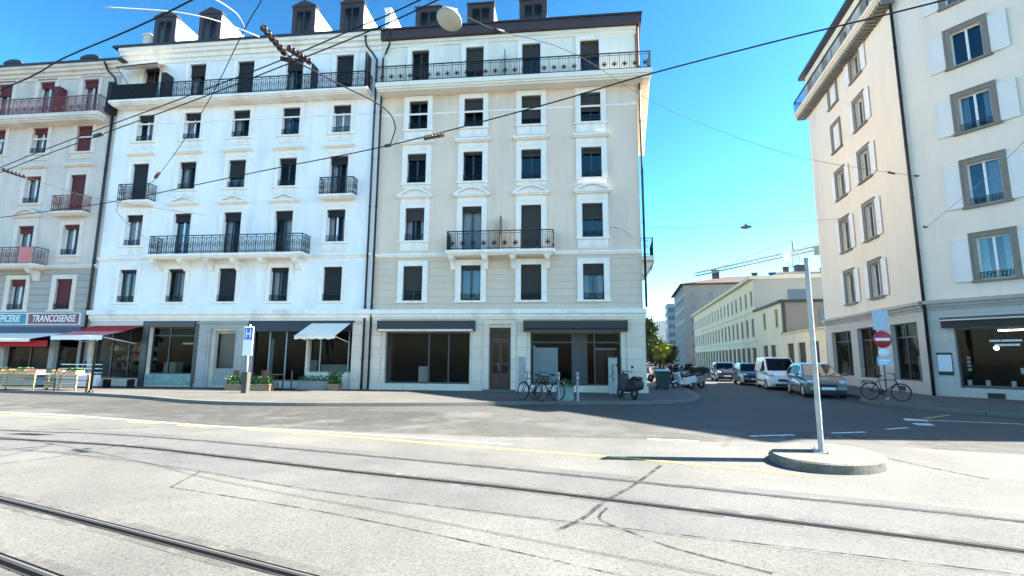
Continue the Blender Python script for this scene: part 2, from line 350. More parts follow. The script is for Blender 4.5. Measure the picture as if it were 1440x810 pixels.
def wall_front(mb, u0, u1, zones, ops, depth=.28):
    """front skin at y=0 with real openings and reveals; zones = [(v0, v1, material index)]"""
    us = sorted({u0, u1, *[o[0] for o in ops], *[o[1] for o in ops]})
    vs = sorted({z for zn in zones for z in zn[:2]} | {z for o in ops for z in (o[2], o[3])})
    for i in range(len(us) - 1):
        for j in range(len(vs) - 1):
            a, b, c, d = us[i], us[i + 1], vs[j], vs[j + 1]; cu, cv = (a + b) / 2, (c + d) / 2
            if any(o[0] < cu < o[1] and o[2] < cv < o[3] for o in ops): continue
            mi = [z[2] for z in zones if z[0] <= cv <= z[1]]
            if not mi: continue
            mb.quad((a, 0, c), (b, 0, c), (b, 0, d), (a, 0, d), mi[0])
    for (a, b, c, d) in ops:
        cv = (c + d) / 2; mi = ([z[2] for z in zones if z[0] <= cv <= z[1]] or [0])[0]
        mb.quad((a, 0, c), (a, depth, c), (a, depth, d), (a, 0, d), mi); mb.quad((b, 0, c), (b, depth, c), (b, depth, d), (b, 0, d), mi)
        mb.quad((a, 0, d), (b, 0, d), (b, depth, d), (a, depth, d), mi); mb.quad((a, 0, c), (b, 0, c), (b, depth, c), (a, depth, c), mi)

_cache = {}
def cached(key, fn):
    if key not in _cache: _cache[key] = fn()
    return _cache[key]

def m_surround(w, h, s, top, sill, apron, mt, ears=0):
    mb = MB(); x = w / 2
    if s:
        mb.box(-x - s, -x, -.06, -.001, 0, h + s); mb.box(x, x + s, -.06, -.001, 0, h + s); mb.box(-x, x, -.06, -.001, h, h + s)
        mb.box(-x - s - .03, -x - s + .035, -.085, -.002, .002, h + s + .03); mb.box(x + s - .035, x + s + .03, -.085, -.002, .002, h + s + .03)
        mb.box(-x - s + .035, x + s - .035, -.085, -.002, h + s - .035, h + s + .03)
    if sill:
        mb.box(-x - s - .08, x + s + .08, -.14, .2, -.10, -.002)
    if apron:
        mb.box(-x - s, x + s, -.045, -.001, -apron, -.10); mb.box(-x - s + .12, x + s - .12, -.07, -.03, -apron + .1, -.2)
    if top:
        zb = h + s + .03; gap = .22; W = x + s + .12
        mb.box(-W + .1, W - .1, -.05, -.001, zb, zb + gap)                      # frieze
        mb.box(-W, W, -.2, -.001, zb + gap, zb + gap + .06); mb.box(-W - .06, W + .06, -.27, -.001, zb + gap + .06, zb + gap + .14)
        z = zb + gap + .14
        if top == 'tri':
            p = [(-W - .06, z), (W + .06, z), (0, z + .34)]; mb.prism([(-W + .15, z), (W - .15, z), (0, z + .24)], -.1, -.001)
            for sg in (-1, 1):
                mb.prism([(sg * (W + .06), z), (0, z + .36), (0, z + .26), (sg * (W - .14), z)], -.26, -.001)
        if top == 'seg':
            n = 14; o = []; i_ = []
            for k in range(n + 1):
                t = -1 + 2 * k / n; o.append(((W + .06) * t, z + .38 * (1 - t * t))); i_.append(((W - .12) * t, z + .29 * (1 - t * t) - .0))
            for k in range(n): mb.prism([o[k], o[k + 1], i_[k + 1], i_[k]], -.26, -.001)
            mb.prism(i_, -.09, -.001)
        if top == 'flat':
            mb.box(-W - .02, W + .02, -.22, -.001, z + .001, z + .06)
    return mb.mesh('window', mt)
def m_frame(w, h, leaves, transom, mt, y=.17):
    mb = MB(); x = w / 2; t = .055
    mb.box(-x + .002, -x + t, y, y + .06, .002, h - .002); mb.box(x - t, x - .002, y, y + .06, .002, h - .002)
    mb.box(-x + t, x - t, y, y + .06, h - t, h - .002); mb.box(-x + t, x - t, y, y + .06, .002, t + .03)
    if leaves == 2: mb.box(-.045, .045, y - .012, y + .062, t + .03, h - t)
    if transom:
        zt = h * transom; mb.box(-x + t, -.045, y + .005, y + .055, zt, zt + .05); mb.box(.045, x - t, y + .005, y + .055, zt, zt + .05)
    return mb.mesh('frame', mt)
def m_pane(w, h, mt, y=.2):
    mb = MB(); x = w / 2 - .03; mb.quad((-x, y, .03), (x, y, .03), (x, y, h - .03), (-x, y, h - .03)); return mb.mesh('pane', mt, norm=False)
def m_blind(w, h, fr, mt, y=.09):
    mb = MB(); x = w / 2 - .012; zb = h * (1 - fr)
    mb.box(-x, x, y, y + .025, zb + .04, h - .002); mb.box(-x, x, y - .012, y + .037, zb + .004, zb + .04); mb.box(-x, x, y - .05, y + .06, h - .13, h - .004)
    return mb.mesh('blind', mt)
def m_curtain(w, h, kind, mt, y=.36):
    mb = MB(); x = w / 2 + .05
    runs = [(-x, -x + .32 * w), (x - .32 * w, x)] if kind == 1 else ([(-x, x)] if kind == 2 else [(x - .6 * w, x)])
    for a, b in runs:
        n = max(6, int((b - a) / .045)); n += n % 2
        for k in range(n):
            xa, xb = a + (b - a) * k / n, a + (b - a) * (k + 1) / n; ya = y + (.025 if k % 2 else -.025); yb = y + (-.025 if k % 2 else .025)
            mb.quad((xa, ya, .03), (xb, yb, .03), (xb, yb, h), (xa, ya, h))
    return mb.mesh('curtain', mt)
def m_guard(w, mt, hgt=.34, y=-.02):
    mb = MB(); x = w / 2
    mb.box(-x - .03, x + .03, y - .015, y + .015, hgt - .03, hgt); mb.box(-x - .03, x + .03, y - .01, y + .01, .06, .085)
    n = max(6, int(w / .12))
    for k in range(n + 1):
        u = -x + w * k / n; mb.box(u - .009, u + .009, y - .009, y + .009, .085, hgt - .03)
    for k in range(n):
        u = -x + w * (k + .5) / n; mb.tube([(u + .04 * math.cos(a), y, .2 + .07 * math.sin(a)) for a in [i * PI / 4 for i in range(8)]], .007, 4, closed=True)
    return mb.mesh('guard_rail', mt)

def window(F, u, v0, w, h, s=.18, top=None, sill=True, apron=0, trim='white_trim', frame='frame_dark', leaves=2, transom=0, blind=0, bmat='blind_navy',
           curtain=1, guard=None, name='window', y=0, yin=0, pane='glass'):
    k = (w, h, s, top, sill, apron, trim)
    me = cached(('sur',) + k, lambda: m_surround(w, h, s, top, sill, apron, M[trim]))
    o = F.part(name, me, u=u, y=y, v=v0)
    link('frame', cached(('fr', w, h, leaves, transom, frame, yin), lambda: m_frame(w, h, leaves, transom, M[frame], .17 + yin)), o)
    link('pane', cached(('pn', w, h, yin, pane), lambda: m_pane(w, h, M[pane], .2 + yin)), o)
    if blind: link('blind', cached(('bl', w, h, blind, bmat), lambda: m_blind(w, h, blind, M[bmat])), o)
    if curtain and blind < .9: link('curtain', cached(('cu', w, h, curtain), lambda: m_curtain(w, h, curtain, M['curtain'])), o)
    if guard: link('guard_rail', cached(('gd', w, guard), lambda: m_guard(w, M[guard])), o)
    return o

def rail_run(mb, p, d, L, h, style):
    """iron balustrade from p along unit vector d (xy)"""
    def bx(t0, t1, w, z0, z1):
        a = Vector((p[0] + d[0] * t0, p[1] + d[1] * t0)); b = Vector((p[0] + d[0] * t1, p[1] + d[1] * t1)); n = Vector((-d[1], d[0])) * w
        q = [a - n, b - n, b + n, a + n]
        mb.add([(*c, z0) for c in q] + [(*c, z1) for c in q], [(0, 3, 2, 1), (4, 5, 6, 7), (0, 1, 5, 4), (1, 2, 6, 5), (2, 3, 7, 6), (3, 0, 4, 7)])
    def P(t, z): return (p[0] + d[0] * t, p[1] + d[1] * t, p[2] + z)
    z0 = p[2]
    bx(0, L, .028, z0 + h - .04, z0 + h); bx(0, L, .014, z0 + .06, z0 + .09); bx(0, L, .012, z0 + h - .14, z0 + h - .12)
    if style == 'plain':
        n = max(1, int(L / .13))
        for k in range(n + 1): t = L * k / n; bx(t - .009, t + .009, .009, z0 + .0, z0 + h - .04)
        return
    n = max(1, round(L / .5)); st = L / n
    for k in range(n + 1):
        t = L * k / n; bx(max(0, t - .014), min(L, t + .014), .014, z0, z0 + h - .04)
    for k in range(n):
        c = st * (k + .5)
        if style == 'rosette':
            for q in (.17, .34, .5, .66, .83): t = st * (k + q); bx(t - .008, t + .008, .008, z0 + .09, z0 + h - .14)
            for (dx, dz) in ((0, 0), (.06, 0), (-.06, 0), (0, .06), (0, -.06)): mb.ball(P(c + dx, .33 + dz), (.045, .02, .045), 0, 6, 4)
            mb.tube([P(c + .13 * math.cos(a), .33 + .13 * math.sin(a)) for a in [i * PI / 5 for i in range(10)]], .009, 4, closed=True)
        else:   # scrolls
            for q in (.25, .5, .75): t = st * (k + q); bx(t - .008, t + .008, .008, z0 + .09, z0 + h - .14)
            for sg in (-1, 1):
                pts = []
                for i in range(15):
                    a = i / 14 * 3.2 * PI; r = .125 * (1 - i / 17); pts.append(P(c + sg * (.115 + r * math.cos(a) * .95), .46 + r * 1.7 * math.sin(a) * (1 if i < 7 else .8)))
                mb.tube(pts, .011, 4)
                mb.tube([P(c + sg * .03, .1), P(c + sg * .12, .2), P(c + sg * .2, .14), P(c + sg * .15, .1)], .01, 4)
            mb.tube([P(c + .06 * math.cos(a), h - .22 + .06 * math.sin(a)) for a in [i * PI / 4 for i in range(8)]], .009, 4, closed=True)

def balcony(F, u0, u1, vt, dep, th, rh, style, iron='iron', stone='white_trim', brackets=(), ends=(1, 1), bh=.62, vt_rail=0):
    mb = MB()
    mb.box(u0, u1, -dep, -.002, vt - th * .55, vt); mb.box(u0 + .05, u1 - .05, -dep + .07, -.002, vt - th * .8, vt - th * .552)
    mb.box(u0 + .1, u1 - .1, -dep + .16, -.002, vt - th, vt - th * .802)
    o = F.part('balcony', mb, M[stone]); ii = .07
    rb = MB(); rail_run(rb, (u0 + ii, -dep + ii, vt), (1, 0), u1 - u0 - 2 * ii, rh, style)
    if ends[0]: rail_run(rb, (u0 + ii, -dep + ii, vt), (0, 1), dep - ii, rh, style)
    if ends[1]: rail_run(rb, (u1 - ii, -dep + ii, vt), (0, 1), dep - ii, rh, style)
    link('railing', rb.mesh('railing', M[iron]), o)
    for b in brackets:
        k = MB(); z = vt - th - .002; d = dep - .2
        prof = [(-.002, z), (-d, z), (-d, z - .14), (-d * .8, z - .24), (-d * .62, z - .2), (-d * .45, z - .32), (-d * .3, z - bh * .85), (-.16, z - bh), (-.002, z - bh)]
        k.prism(prof, b - .12, b + .12, 'x'); k.box(b - .15, b + .15, -d - .03, -.003, z - .07, z - .001)
        link('bracket', k.mesh('bracket', M[stone]), o)
    return o

def shell(mb, u0, u1, D, v0, v1, m=0, sl=0., sr=0.):
    """side and back walls (sl/sr = u shift of the back corners) + lid, leaving the front open"""
    mb.quad((u0, 0, v0), (u0 + sl, D, v0), (u0 + sl, D, v1), (u0, 0, v1), m); mb.quad((u1, 0, v0), (u1 + sr, D, v0), (u1 + sr, D, v1), (u1, 0, v1), m)
    mb.quad((u0 + sl, D, v0), (u1 + sr, D, v0), (u1 + sr, D, v1), (u0 + sl, D, v1), m); mb.quad((u0, 0, v1), (u1, 0, v1), (u1 + sr, D, v1), (u0 + sl, D, v1), m)

def cornice(F, name, u0, u1, steps, mt, parent=None):
    mb = MB()
    for (z0, z1, d) in steps: mb.box(u0, u1, -d, -.001, z0, z1 - .001)
    return F.part(name, mb, M[mt])

def pipe(F, u, v0, v1, hook=0, mt='pipe', top=None, r=.055):
    mb = MB(); pts = [(u, -.12, v0), (u, -.12, v1)]
    if hook: pts += [(u + hook * .25, -.14, v1 + .35), (u + hook * .62, -.25, v1 + .75), (u + hook * .68, -.3, v1 + 1.0), (u + hook * .68, -.38, top)]
    mb.tube(pts, r, 8); z = v0 + 1.5
    while z < v1: mb.tube([(u, -.12, z - .03), (u, -.12, z + .03)], r + .015, 8); z += 2.6
    return F.part('downpipe', mb, M[mt])

def dormer(F, u, y, v0, w, h, dep, roofm, cheek, style, frame='frame_brown'):
    """box dormer with brown front, pale cheeks and its own window"""
    mb = MB(); x = w / 2
    mb.box(-x, -x + .07, .06, dep, 0, h, 1); mb.box(x - .07, x, .06, dep, 0, h, 1)
    f = .2
    mb.box(-x - .04, -x + f, 0, .06, 0, h, 0); mb.box(x - f, x + .04, 0, .06, 0, h, 0); mb.box(-x + f, x - f, 0, .06, h - .22, h, 0); mb.box(-x + f, x - f, 0, .06, 0, .08, 0)
    mb.box(-x + .071, x - .071, .7, .75, .002, h - .002, 2)
    if style == 'gable':
        mb.prism([(-x - .1, h), (x + .1, h), (x + .1, h + .06), (0, h + .42), (-x - .1, h + .06)], -.06, .3, 'y', 0)
        mb.prism([(-x - .02, h + .001), (x + .02, h + .001), (0, h + .34)], .301, dep, 'y', 2)
    elif style == 'flat':
        mb.box(-x - .08, x + .08, -.08, .3, h + .001, h + .07, 0); mb.box(-x, x, .301, dep, h + .001, h + .05, 2)
    else:
        n = 12; arc = [((x + .06) * math.cos(PI * k / n), h + .26 * math.sin(PI * k / n)) for k in range(n + 1)]
        mb.prism(arc, -.05, dep, 'y', 2)
    o = F.part('dormer', mb, [M['frame_brown'], M[cheek], M[roofm]], u=u, y=y, v=v0)
    ww, hh = w - 2 * f, h - .3
    wo = link('window', cached(('dw', ww, hh), lambda: m_frame(ww, hh, 2, 0, M['frame_dark'], .02)), o, (0, 0, .08))
    # glazing lies in the same light mesh as the sash
    g = link('pane', cached(('dp', ww, hh), lambda: m_pane(ww, hh, M['glass'], .05)), o, (0, 0, .08))
    return o

def shopfront(F, u0, u1, v0, v1, mull=(), trans=None, frame='frame_dark', y=.22, t=.07, name='shop_window'):
    mb = MB()
    mb.box(u0 + .002, u0 + t, y, y + .08, v0 + .002, v1 - .002); mb.box(u1 - t, u1 - .002, y, y + .08, v0 + .002, v1 - .002)
    mb.box(u0 + t, u1 - t, y, y + .08, v1 - t, v1 - .002); mb.box(u0 + t, u1 - t, y, y + .08, v0 + .002, v0 + t)
    for m_ in mull: mb.box(m_ - t / 2, m_ + t / 2, y - .005, y + .075, v0 + t, v1 - t)
    if trans:
        xs = [u0 + t] + [q for m_ in mull for q in (m_ - t / 2, m_ + t / 2)] + [u1 - t]
        for k in range(0, len(xs), 2): mb.box(xs[k], xs[k + 1], y, y + .06, trans - .03, trans + .03)
    o = F.part(name, mb, M[frame])
    p = MB(); p.quad((u0 + .04, y + .04, v0 + .04), (u1 - .04, y + .04, v0 + .04), (u1 - .04, y + .04, v1 - .04), (u0 + .04, y + .04, v1 - .04))
    link('pane', p.mesh('pane', M['shopglass'], norm=False), o)
    return o

AF = R(-6.2); OF = (-7.0, 24.6)
cA, sA = math.cos(AF), math.sin(AF)
def W(u, d, z=0):      # world point in front of the long facade line: u along, d metres out
    return (OF[0] + u * cA + d * sA, OF[1] + u * sA - d * cA, z)

# ------------------------------------------------------------------ beige corner building
def beige():
    root = thing('apartment_building', 'beige six storey corner apartment house with white window surrounds and brown eaves', 'building', (*OF, 0))
    F = Facade(root, AF)
    ucs = [2.02, 4.98, 7.98, 11.0]; ops = []
    rows = [(4.48, 1.77), (7.55, 1.73), (10.6, 1.6), (13.53, 1.6)]
    doors = {(1, 1), (1, 2)}
    wins = []
    for r, (v, h) in enumerate(rows):
        for c, u in enumerate(ucs):
            if (r, c) in doors: v_, h_ = 6.86, 2.42
            else: v_, h_ = v, h
            ops.append((u - .5, u + .5, v_, v_ + h_)); wins.append((r, c, u, v_, h_))
    for c, u in enumerate(ucs): ops.append((u - .48, u + .48, 15.85, 18.05)); wins.append((4, c, u, 15.85, 2.2))
    gf = [(.72, 4.99, .42, 2.94), (5.94, 7.0, .13, 3.15), (7.94, 12.23, .42, 2.93)]
    mb = MB()
    wall_front(mb, -.1, 13.3, [(0, 3.56, 0), (3.56, 6.7, 1), (6.7, 15.6, 2), (15.6, 18.65, 3)], ops + gf)
    shell(mb, -.1, 13.3, 13, 0, 18.65, 2, 0, 1.6)
    F.part('wall', mb, [M['ashlar'], M['beige_low'], M['beige_pl'], M['cream_pl']])
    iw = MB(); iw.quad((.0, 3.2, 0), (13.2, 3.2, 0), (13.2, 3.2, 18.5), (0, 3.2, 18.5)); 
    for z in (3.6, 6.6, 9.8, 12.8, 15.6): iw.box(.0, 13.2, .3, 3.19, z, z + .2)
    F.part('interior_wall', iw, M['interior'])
    bl = {(0, 0): .72, (0, 1): .12, (0, 2): 1, (0, 3): .3, (1, 0): .38, (1, 1): .12, (1, 2): 1, (1, 3): .46, (2, 0): .2, (2, 1): .1, (2, 2): .22, (2, 3): .2, (3, 0): .08, (3, 1): .48, (3, 2): .78, (3, 3): .62, (4, 0): .06, (4, 1): .6, (4, 2): .34, (4, 3): .42}
    cu = {(0, 1): 2, (1, 1): 2, (0, 3): 1, (1, 0): 1, (2, 3): 0, (1, 3): 0}
    for (r, c, u, v, h) in wins:
        b = bl[(r, c)]
        top = {1: 'seg', 2: 'flat'}.get(r); door = h > 2
        window(F, u, v, 1.0 if r < 4 else .96, h, s=.24 if r != 4 else .2, top=top, sill=not door, apron=(0 if door or r == 0 else .52 if r in (3, 1) else .3),
               blind=b if b < 1 else .985, bmat='blind_grey', curtain=cu.get((r, c), 0), guard=None if door else 'iron', name='balcony_door' if door else 'window', pane='glass_sky' if c == 3 or (r, c) in ((0, 1), (2, 2), (4, 2)) else 'glass')
    cornice(F, 'cornice', -.12, 13.42, [(3.56, 3.66, .08), (3.66, 3.82, .16), (3.82, 4.03, .3)], 'white_trim')
    cornice(F, 'string_course', -.1, 13.32, [(6.70, 6.78, .07), (6.78, 6.89, .13)], 'white_trim')
    cornice(F, 'frieze_band', -.1, 13.32, [(14.35, 14.45, .025)], 'white_trim')
    cornice(F, 'upper_cornice', -.1, 13.36, [(18.28, 18.45, .06), (18.45, 18.62, .14)], 'cream_pl')
    # corner strips
    for a, b in ((12.5, 13.36), (-.1, .5), (5.1, 5.65), (7.29, 7.8)): mb = MB(); mb.box(a, b, -.06, -.002, .42, 3.555); F.part('stone_pilaster', mb, M['ashlar'])
    mb = MB(); mb.box(5.66, 5.93, -.1, -.004, .12, 3.3); mb.box(7.01, 7.28, -.1, -.004, .12, 3.3); mb.box(5.66, 7.28, -.1, -.004, 3.301, 3.5); F.part('door_surround', mb, M['ashlar'])
    for a, b in ((-.1, 5.65), (7.29, 13.42)): mb = MB(); mb.box(a, b, -.09, -.003, 0, .41); F.part('plinth', mb, M['ashlar'])
    balcony(F, 3.85, 9.15, 6.86, .85, .24, .95, 'rosette', stone='white_trim', brackets=(4.1, 5.75, 7.12, 8.8), bh=.6)
    # shared divider on the balcony
    mb = MB(); mb.box(6.48, 6.53, -.6, -.05, 6.87, 8.6); F.part('divider_screen', mb, M['wood'])
    mb = MB(); mb.box(6.62, 6.66, -.55, -.02, 15.86, 17.5); F.part('divider_screen', mb, M['galv_grey'])
    balcony(F, -.1, 13.98, 15.85, .8, .42, .93, 'rosette', stone='cream_pl', ends=(0, 1))
    # slab wrapping round the side and small side balconies
    for (y0, y1, v, th) in ((0.01, 9.0, 15.85, .42), (1.2, 4.2, 6.86, .25)):
        mb = MB(); a0, a1 = 13.32 + y0 * .123, 13.32 + y1 * .123
        mb.prism([(a0, y0), (a0 + .66, y0), (a1 + .66, y1), (a1, y1)], v - th, v, 'z')
        o = F.part('side_balcony', mb, M['cream_pl'])
        rb = MB(); L = math.hypot(y1 - y0, .123 * (y1 - y0)); rail_run(rb, (a0 + .6, y0, v), (.122, .9925), L, .93, 'scroll')
        if y0 > .5: rail_run(rb, (a0 + .02, y0 + .05, v), (1, 0), .58, .93, 'scroll'); 
        link('railing', rb.mesh('railing', M['iron']), o)
        if y0 > .5:
            for yy in (y0 + .4, y1 - .4):
                k = MB(); q = 13.32 + yy * .123; k.prism([(q, v - th), (q + .6, v - th), (q + .5, v - th - .2), (q + .2, v - th - .6), (q, v - th - .7)], yy - .12, yy + .12, 'y'); link('bracket', k.mesh('bracket', M['cream_pl']), o)
    # roof
    mb = MB()
    mb.box(-.12, 13.62, -.34, -.002, 18.655, 19.12, 0); mb.box(-.14, 13.66, -.42, .0, 19.121, 19.2, 1)
    mb.prism([(-.36, 19.2), (6.0, 22.0), (13.0, 19.2)], -.1, 13.6, 'x', 2)
    mb.prism([(13.31, .01), (13.62, .01), (15.2, 13), (14.9, 13)], 18.655, 19.19, 'z', 0)
    F.part('roof', mb, [M['roof_brown'], M['roof_dark'], M['zinc']])
    for u in (2.1, 5.08, 8.02): dormer(F, u, .95, 19.55, 1.44, 1.78, 3.2, 'zinc', 'white_trim', 'flat')
    pipe(F, -.02, .1, 17.6, hook=.6, top=19.0); pipe(F, 13.44, 4.1, 18.7)
    # shopfronts
    o = shopfront(F, .72, 4.99, .42, 2.94, (2.9, 3.9), None)
    shopfront(F, 7.94, 12.23, .42, 2.93, (9.95, 11.0), 2.45)
    for (a, b) in ((.42, 5.25), (7.66, 12.5)):
        mb = MB(); mb.box(a, b, -.34, -.105, 3.1, 3.47, 0); mb.box(a - .03, a + .04, -.36, -.1, 2.95, 3.48, 0); mb.box(b - .04, b + .03, -.36, -.1, 2.95, 3.48, 0); mb.box(a + .05, b - .05, -.44, -.3, 2.95, 3.06, 1)
        mb.quad((a + .05, -.3, 3.1), (b - .05, -.3, 3.1), (b - .05, -.4, 3.0), (a + .05, -.4, 3.0), 0)
        bevel(F.part('rolled_awning', mb, [M['awn_dark'], M['grey_trim' if a < 1 else 'awn_dark']]), .02)
    mb = MB(); mb.box(8.15, 9.25, .5, .54, .55, 2.2, 0); mb.box(8.05, 8.15, .48, .56, .45, 2.3, 1); F.part('display_panel', mb, [M['pale_panel'], M['letters']])
    mb = MB(); mb.box(2.35, 2.85, .4, .62, .43, 1.25); [mb.box(2.4 + .08 * k, 2.44 + .08 * k, .385, .4, .5, 1.2) for k in range(6)]; F.part('radiator', mb, M['grey_trim'])
    mb = MB(); mb.box(10.0, 10.7, 1.2, 1.5, .43, 2.9); F.part('interior_column', mb, M['far_tower'])
    mb = MB(); mb.box(11.1, 12.0, .7, .75, .43, 2.1, 0); mb.box(11.05, 12.1, .68, .77, 2.1, 2.2, 1); F.part('inner_door', mb, [M['wood_door'], M['bin_lid']])
    # entrance door
    mb = MB(); a, b = 5.94, 7.0; y = .2
    mb.box(a + .002, a + .09, y, y + .09, .13, 3.14, 0); mb.box(b - .09, b - .002, y, y + .09, .13, 3.14, 0); mb.box(a + .09, b - .09, y, y + .09, 2.52, 2.64, 0); mb.box(a + .09, b - .09, y, y + .09, 3.05, 3.14, 0)
    for (p, q) in ((a + .09, 6.465), (6.475, b - .09)):
        mb.box(p, q, y + .01, y + .07, .13, .95, 0); mb.box(p + .07, q - .07, y - .01, y + .01, .28, .82, 0); mb.box(p, p + .06, y + .01, y + .07, .95, 2.52, 0); mb.box(q - .06, q, y + .01, y + .07, .95, 2.52, 0)
        mb.box(p + .06, q - .06, y + .01, y + .07, 2.42, 2.52, 0); mb.box(p + .06, q - .06, y + .01, y + .07, 1.35, 1.45, 0)
    o = F.part('door', mb, M['wood_door'])
    g = MB(); g.quad((a + .1, y + .05, .95), (b - .1, y + .05, .95), (b - .1, y + .05, 3.05), (a + .1, y + .05, 3.05)); link('pane', g.mesh('pane', M['glass'], norm=False), o)
    h = MB(); h.tube([(6.38, y - .05, 1.05), (6.38, y - .05, 1.45)], .015, 6, 0); link('handle', h.mesh('handle', M['chrome']), o)
    mb = MB(); mb.box(5.7, 7.24, -.35, -.105, .0, .2); F.part('door_step', mb, M['kerb'])
    mb = MB(); mb.box(7.4, 7.72, -.09, -.062, .45, 1.75); F.part('notice_board', mb, M['galv_grey'])
    return root
beige()

# ------------------------------------------------------------------ white building
def white():
    root = thing('apartment_building', 'bright white six storey apartment house with black blinds, scrolled iron balconies and gabled dormers', 'building', W(-15.55, 0))
    F = Facade(root, AF, (15.55 * cA, 15.55 * sA))     # so that u keeps the common measure along the row
    ucs = [-13.72, -10.88, -7.98, -5.08, -2.2]; wins = []; ops = []
    rows = [(4.5, 1.77), (7.58, 1.73), (10.67, 1.58), (13.55, 1.58)]
    for r, (v, h) in enumerate(rows):
        for c, u in enumerate(ucs):
            v_, h_ = v, h
            if r == 1 and c in (1, 2, 3): v_, h_ = 6.92, 2.4
            if r == 2 and c in (0, 4): v_, h_ = 10.0, 2.25
            wins.append((r, c, u, v_, h_))
    for c, u in enumerate(ucs): wins.append((4, c, u, 15.72, 2.33))
    for (r, c, u, v, h) in wins: ops.append((u - .5, u + .5, v, v + h))
    gf = [(-15.35, -12.45, .5, 3.25), (-12.1, -9.5, .75, 3.2), (-8.5, -7.2, .2, 3.0), (-6.4, -3.4, .45, 3.15), (-3.3, -1.0, .9, 3.15)]
    mb = MB()
    wall_front(mb, -15.6, -.11, [(0, 3.5, 0), (3.5, 18.5, 1)], ops + gf); shell(mb, -15.6, -.11, 13, 0, 18.5, 1)
    F.part('wall', mb, [M['ashlar'], M['white_pl']])
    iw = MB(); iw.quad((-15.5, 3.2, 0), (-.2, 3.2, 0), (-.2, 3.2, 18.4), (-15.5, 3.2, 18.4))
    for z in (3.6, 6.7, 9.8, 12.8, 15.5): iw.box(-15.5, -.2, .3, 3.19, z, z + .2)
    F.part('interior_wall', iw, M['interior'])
    bl = {(0, 0): .1, (0, 1): .1, (0, 2): 1, (0, 3): .12, (0, 4): .97, (1, 0): .2, (1, 1): .2, (1, 2): .2, (1, 3): .2, (1, 4): .22, (2, 0): .97, (2, 1): .2, (2, 2): .62, (2, 3): .2, (2, 4): .2,
          (3, 0): .22, (3, 1): .22, (3, 2): .3, (3, 3): .25, (3, 4): .22, (4, 0): .1, (4, 1): .3, (4, 2): .97, (4, 3): .3, (4, 4): .7}
    for (r, c, u, v, h) in wins:
        door = h > 2; b = bl[(r, c)]; top = None
        if r == 1 and c in (1, 2, 3): top = 'tri'
        if r == 2: top = 'flat'
        window(F, u, v, 1.0, h, s=.2, top=top, sill=not door, apron=(0 if door or r in (0,) else .5 if r == 1 else .42), blind=min(b, .985), bmat='blind_navy',
               curtain=(1, 1, 3, 2, 1, 0, 1)[(r * 3 + c * 2) % 7], frame='frame_white' if r in (1, 3) and c in (0, 1, 4) else 'frame_dark', guard=None if door else 'iron', name='balcony_door' if door else 'window', pane='glass_sky' if (r * 5 + c * 3) % 4 == 0 else 'glass')
    cornice(F, 'cornice', -15.62, -.12, [(3.5, 3.62, .08), (3.62, 3.82, .18), (3.82, 4.06, .32)], 'white_trim')
    cornice(F, 'string_course', -15.6, -.12, [(6.75, 6.84, .07), (6.84, 6.95, .14)], 'white_trim')
    cornice(F, 'frieze_band', -15.6, -.12, [(14.55, 14.63, .03)], 'white_trim')
    cornice(F, 'eaves_cornice', -15.62, -.12, [(18.2, 18.45, .06), (18.45, 18.7, .16), (18.7, 18.9, .3), (18.9, 19.1, .42)], 'white_trim')
    balcony(F, -12.05, -3.5, 6.92, .85, .24, .98, 'scroll', brackets=(-11.9, -10.3, -8.85, -7.35, -5.85, -4.0), bh=.55)
    balcony(F, -14.55, -12.6, 10.0, .55, .22, .92, 'scroll'); balcony(F, -3.05, -1.1, 10.0, .55, .22, .92, 'scroll')
    balcony(F, -15.5, -.55, 15.72, .75, .26, .92, 'scroll', ends=(1, 1))
    # balcony screen cloth at the left and divider
    mb = MB(); mb.box(-15.4, -12.75, -.655, -.64, 15.75, 16.6); F.part('balcony_cloth', mb, M['blind_navy'])
    for u in (-12.35, -3.75, -.75):
        mb = MB(); mb.box(u - .22 if u > -13 and u < -12 else u - .05, u + .05, -.6, -.05, 15.73, 17.75 if u > -1 else 17.3); F.part('divider_screen', mb, M['blind_navy'])
    mb = MB(); mb.quad((-15.2, -.05, 17.9), (-12.7, -.05, 18.0), (-12.5, -1.0, 17.62), (-15.0, -1.0, 17.5)); mb.quad((-15.2, -.05, 17.91), (-12.7, -.05, 18.01), (-12.5, -1.0, 17.64), (-15.0, -1.0, 17.52))
    mb.tube([(-15.0, -1.0, 17.51), (-12.5, -1.0, 17.63)], .035, 6, 1); mb.tube([(-12.6, -.05, 16.9), (-12.55, -.98, 17.6)], .018, 5, 1); mb.tube([(-15.0, -.05, 16.9), (-14.95, -.98, 17.48)], .018, 5, 1)
    F.part('balcony_awning', mb, [M['awn_cream'], M['frame_dark']])
    mb = MB(); mb.box(-15.95, -.0, -.5, .0, 19.101, 19.22, 0); mb.prism([(-.46, 19.2), (6.0, 21.9), (13.0, 19.2)], -15.6, -.11, 'x', 1)
    F.part('roof', mb, [M['roof_dark'], M['zinc']])
    for u in (-13.81, -10.93, -5.14, -2.25): dormer(F, u, .55, 19.42, 1.3, 2.2, 4.6, 'zinc', 'white_trim', 'gable')
    mb = MB(); mb.box(-15.6, -15.2, 1.0, 5.0, 19.5, 20.9); mb.box(-15.65, -15.15, .95, 5.05, 20.901, 21.0); F.part('party_wall_stack', mb, M['grey_trim'])
    mb = MB(); mb.box(-.3, -.0, .6, 5.5, 19.5, 21.1); mb.box(-.35, .05, .55, 5.55, 21.101, 21.2); F.part('party_wall_stack', mb, M['white_trim'])
    pipe(F, -.36, .1, 17.6, hook=-.9, top=19.1)
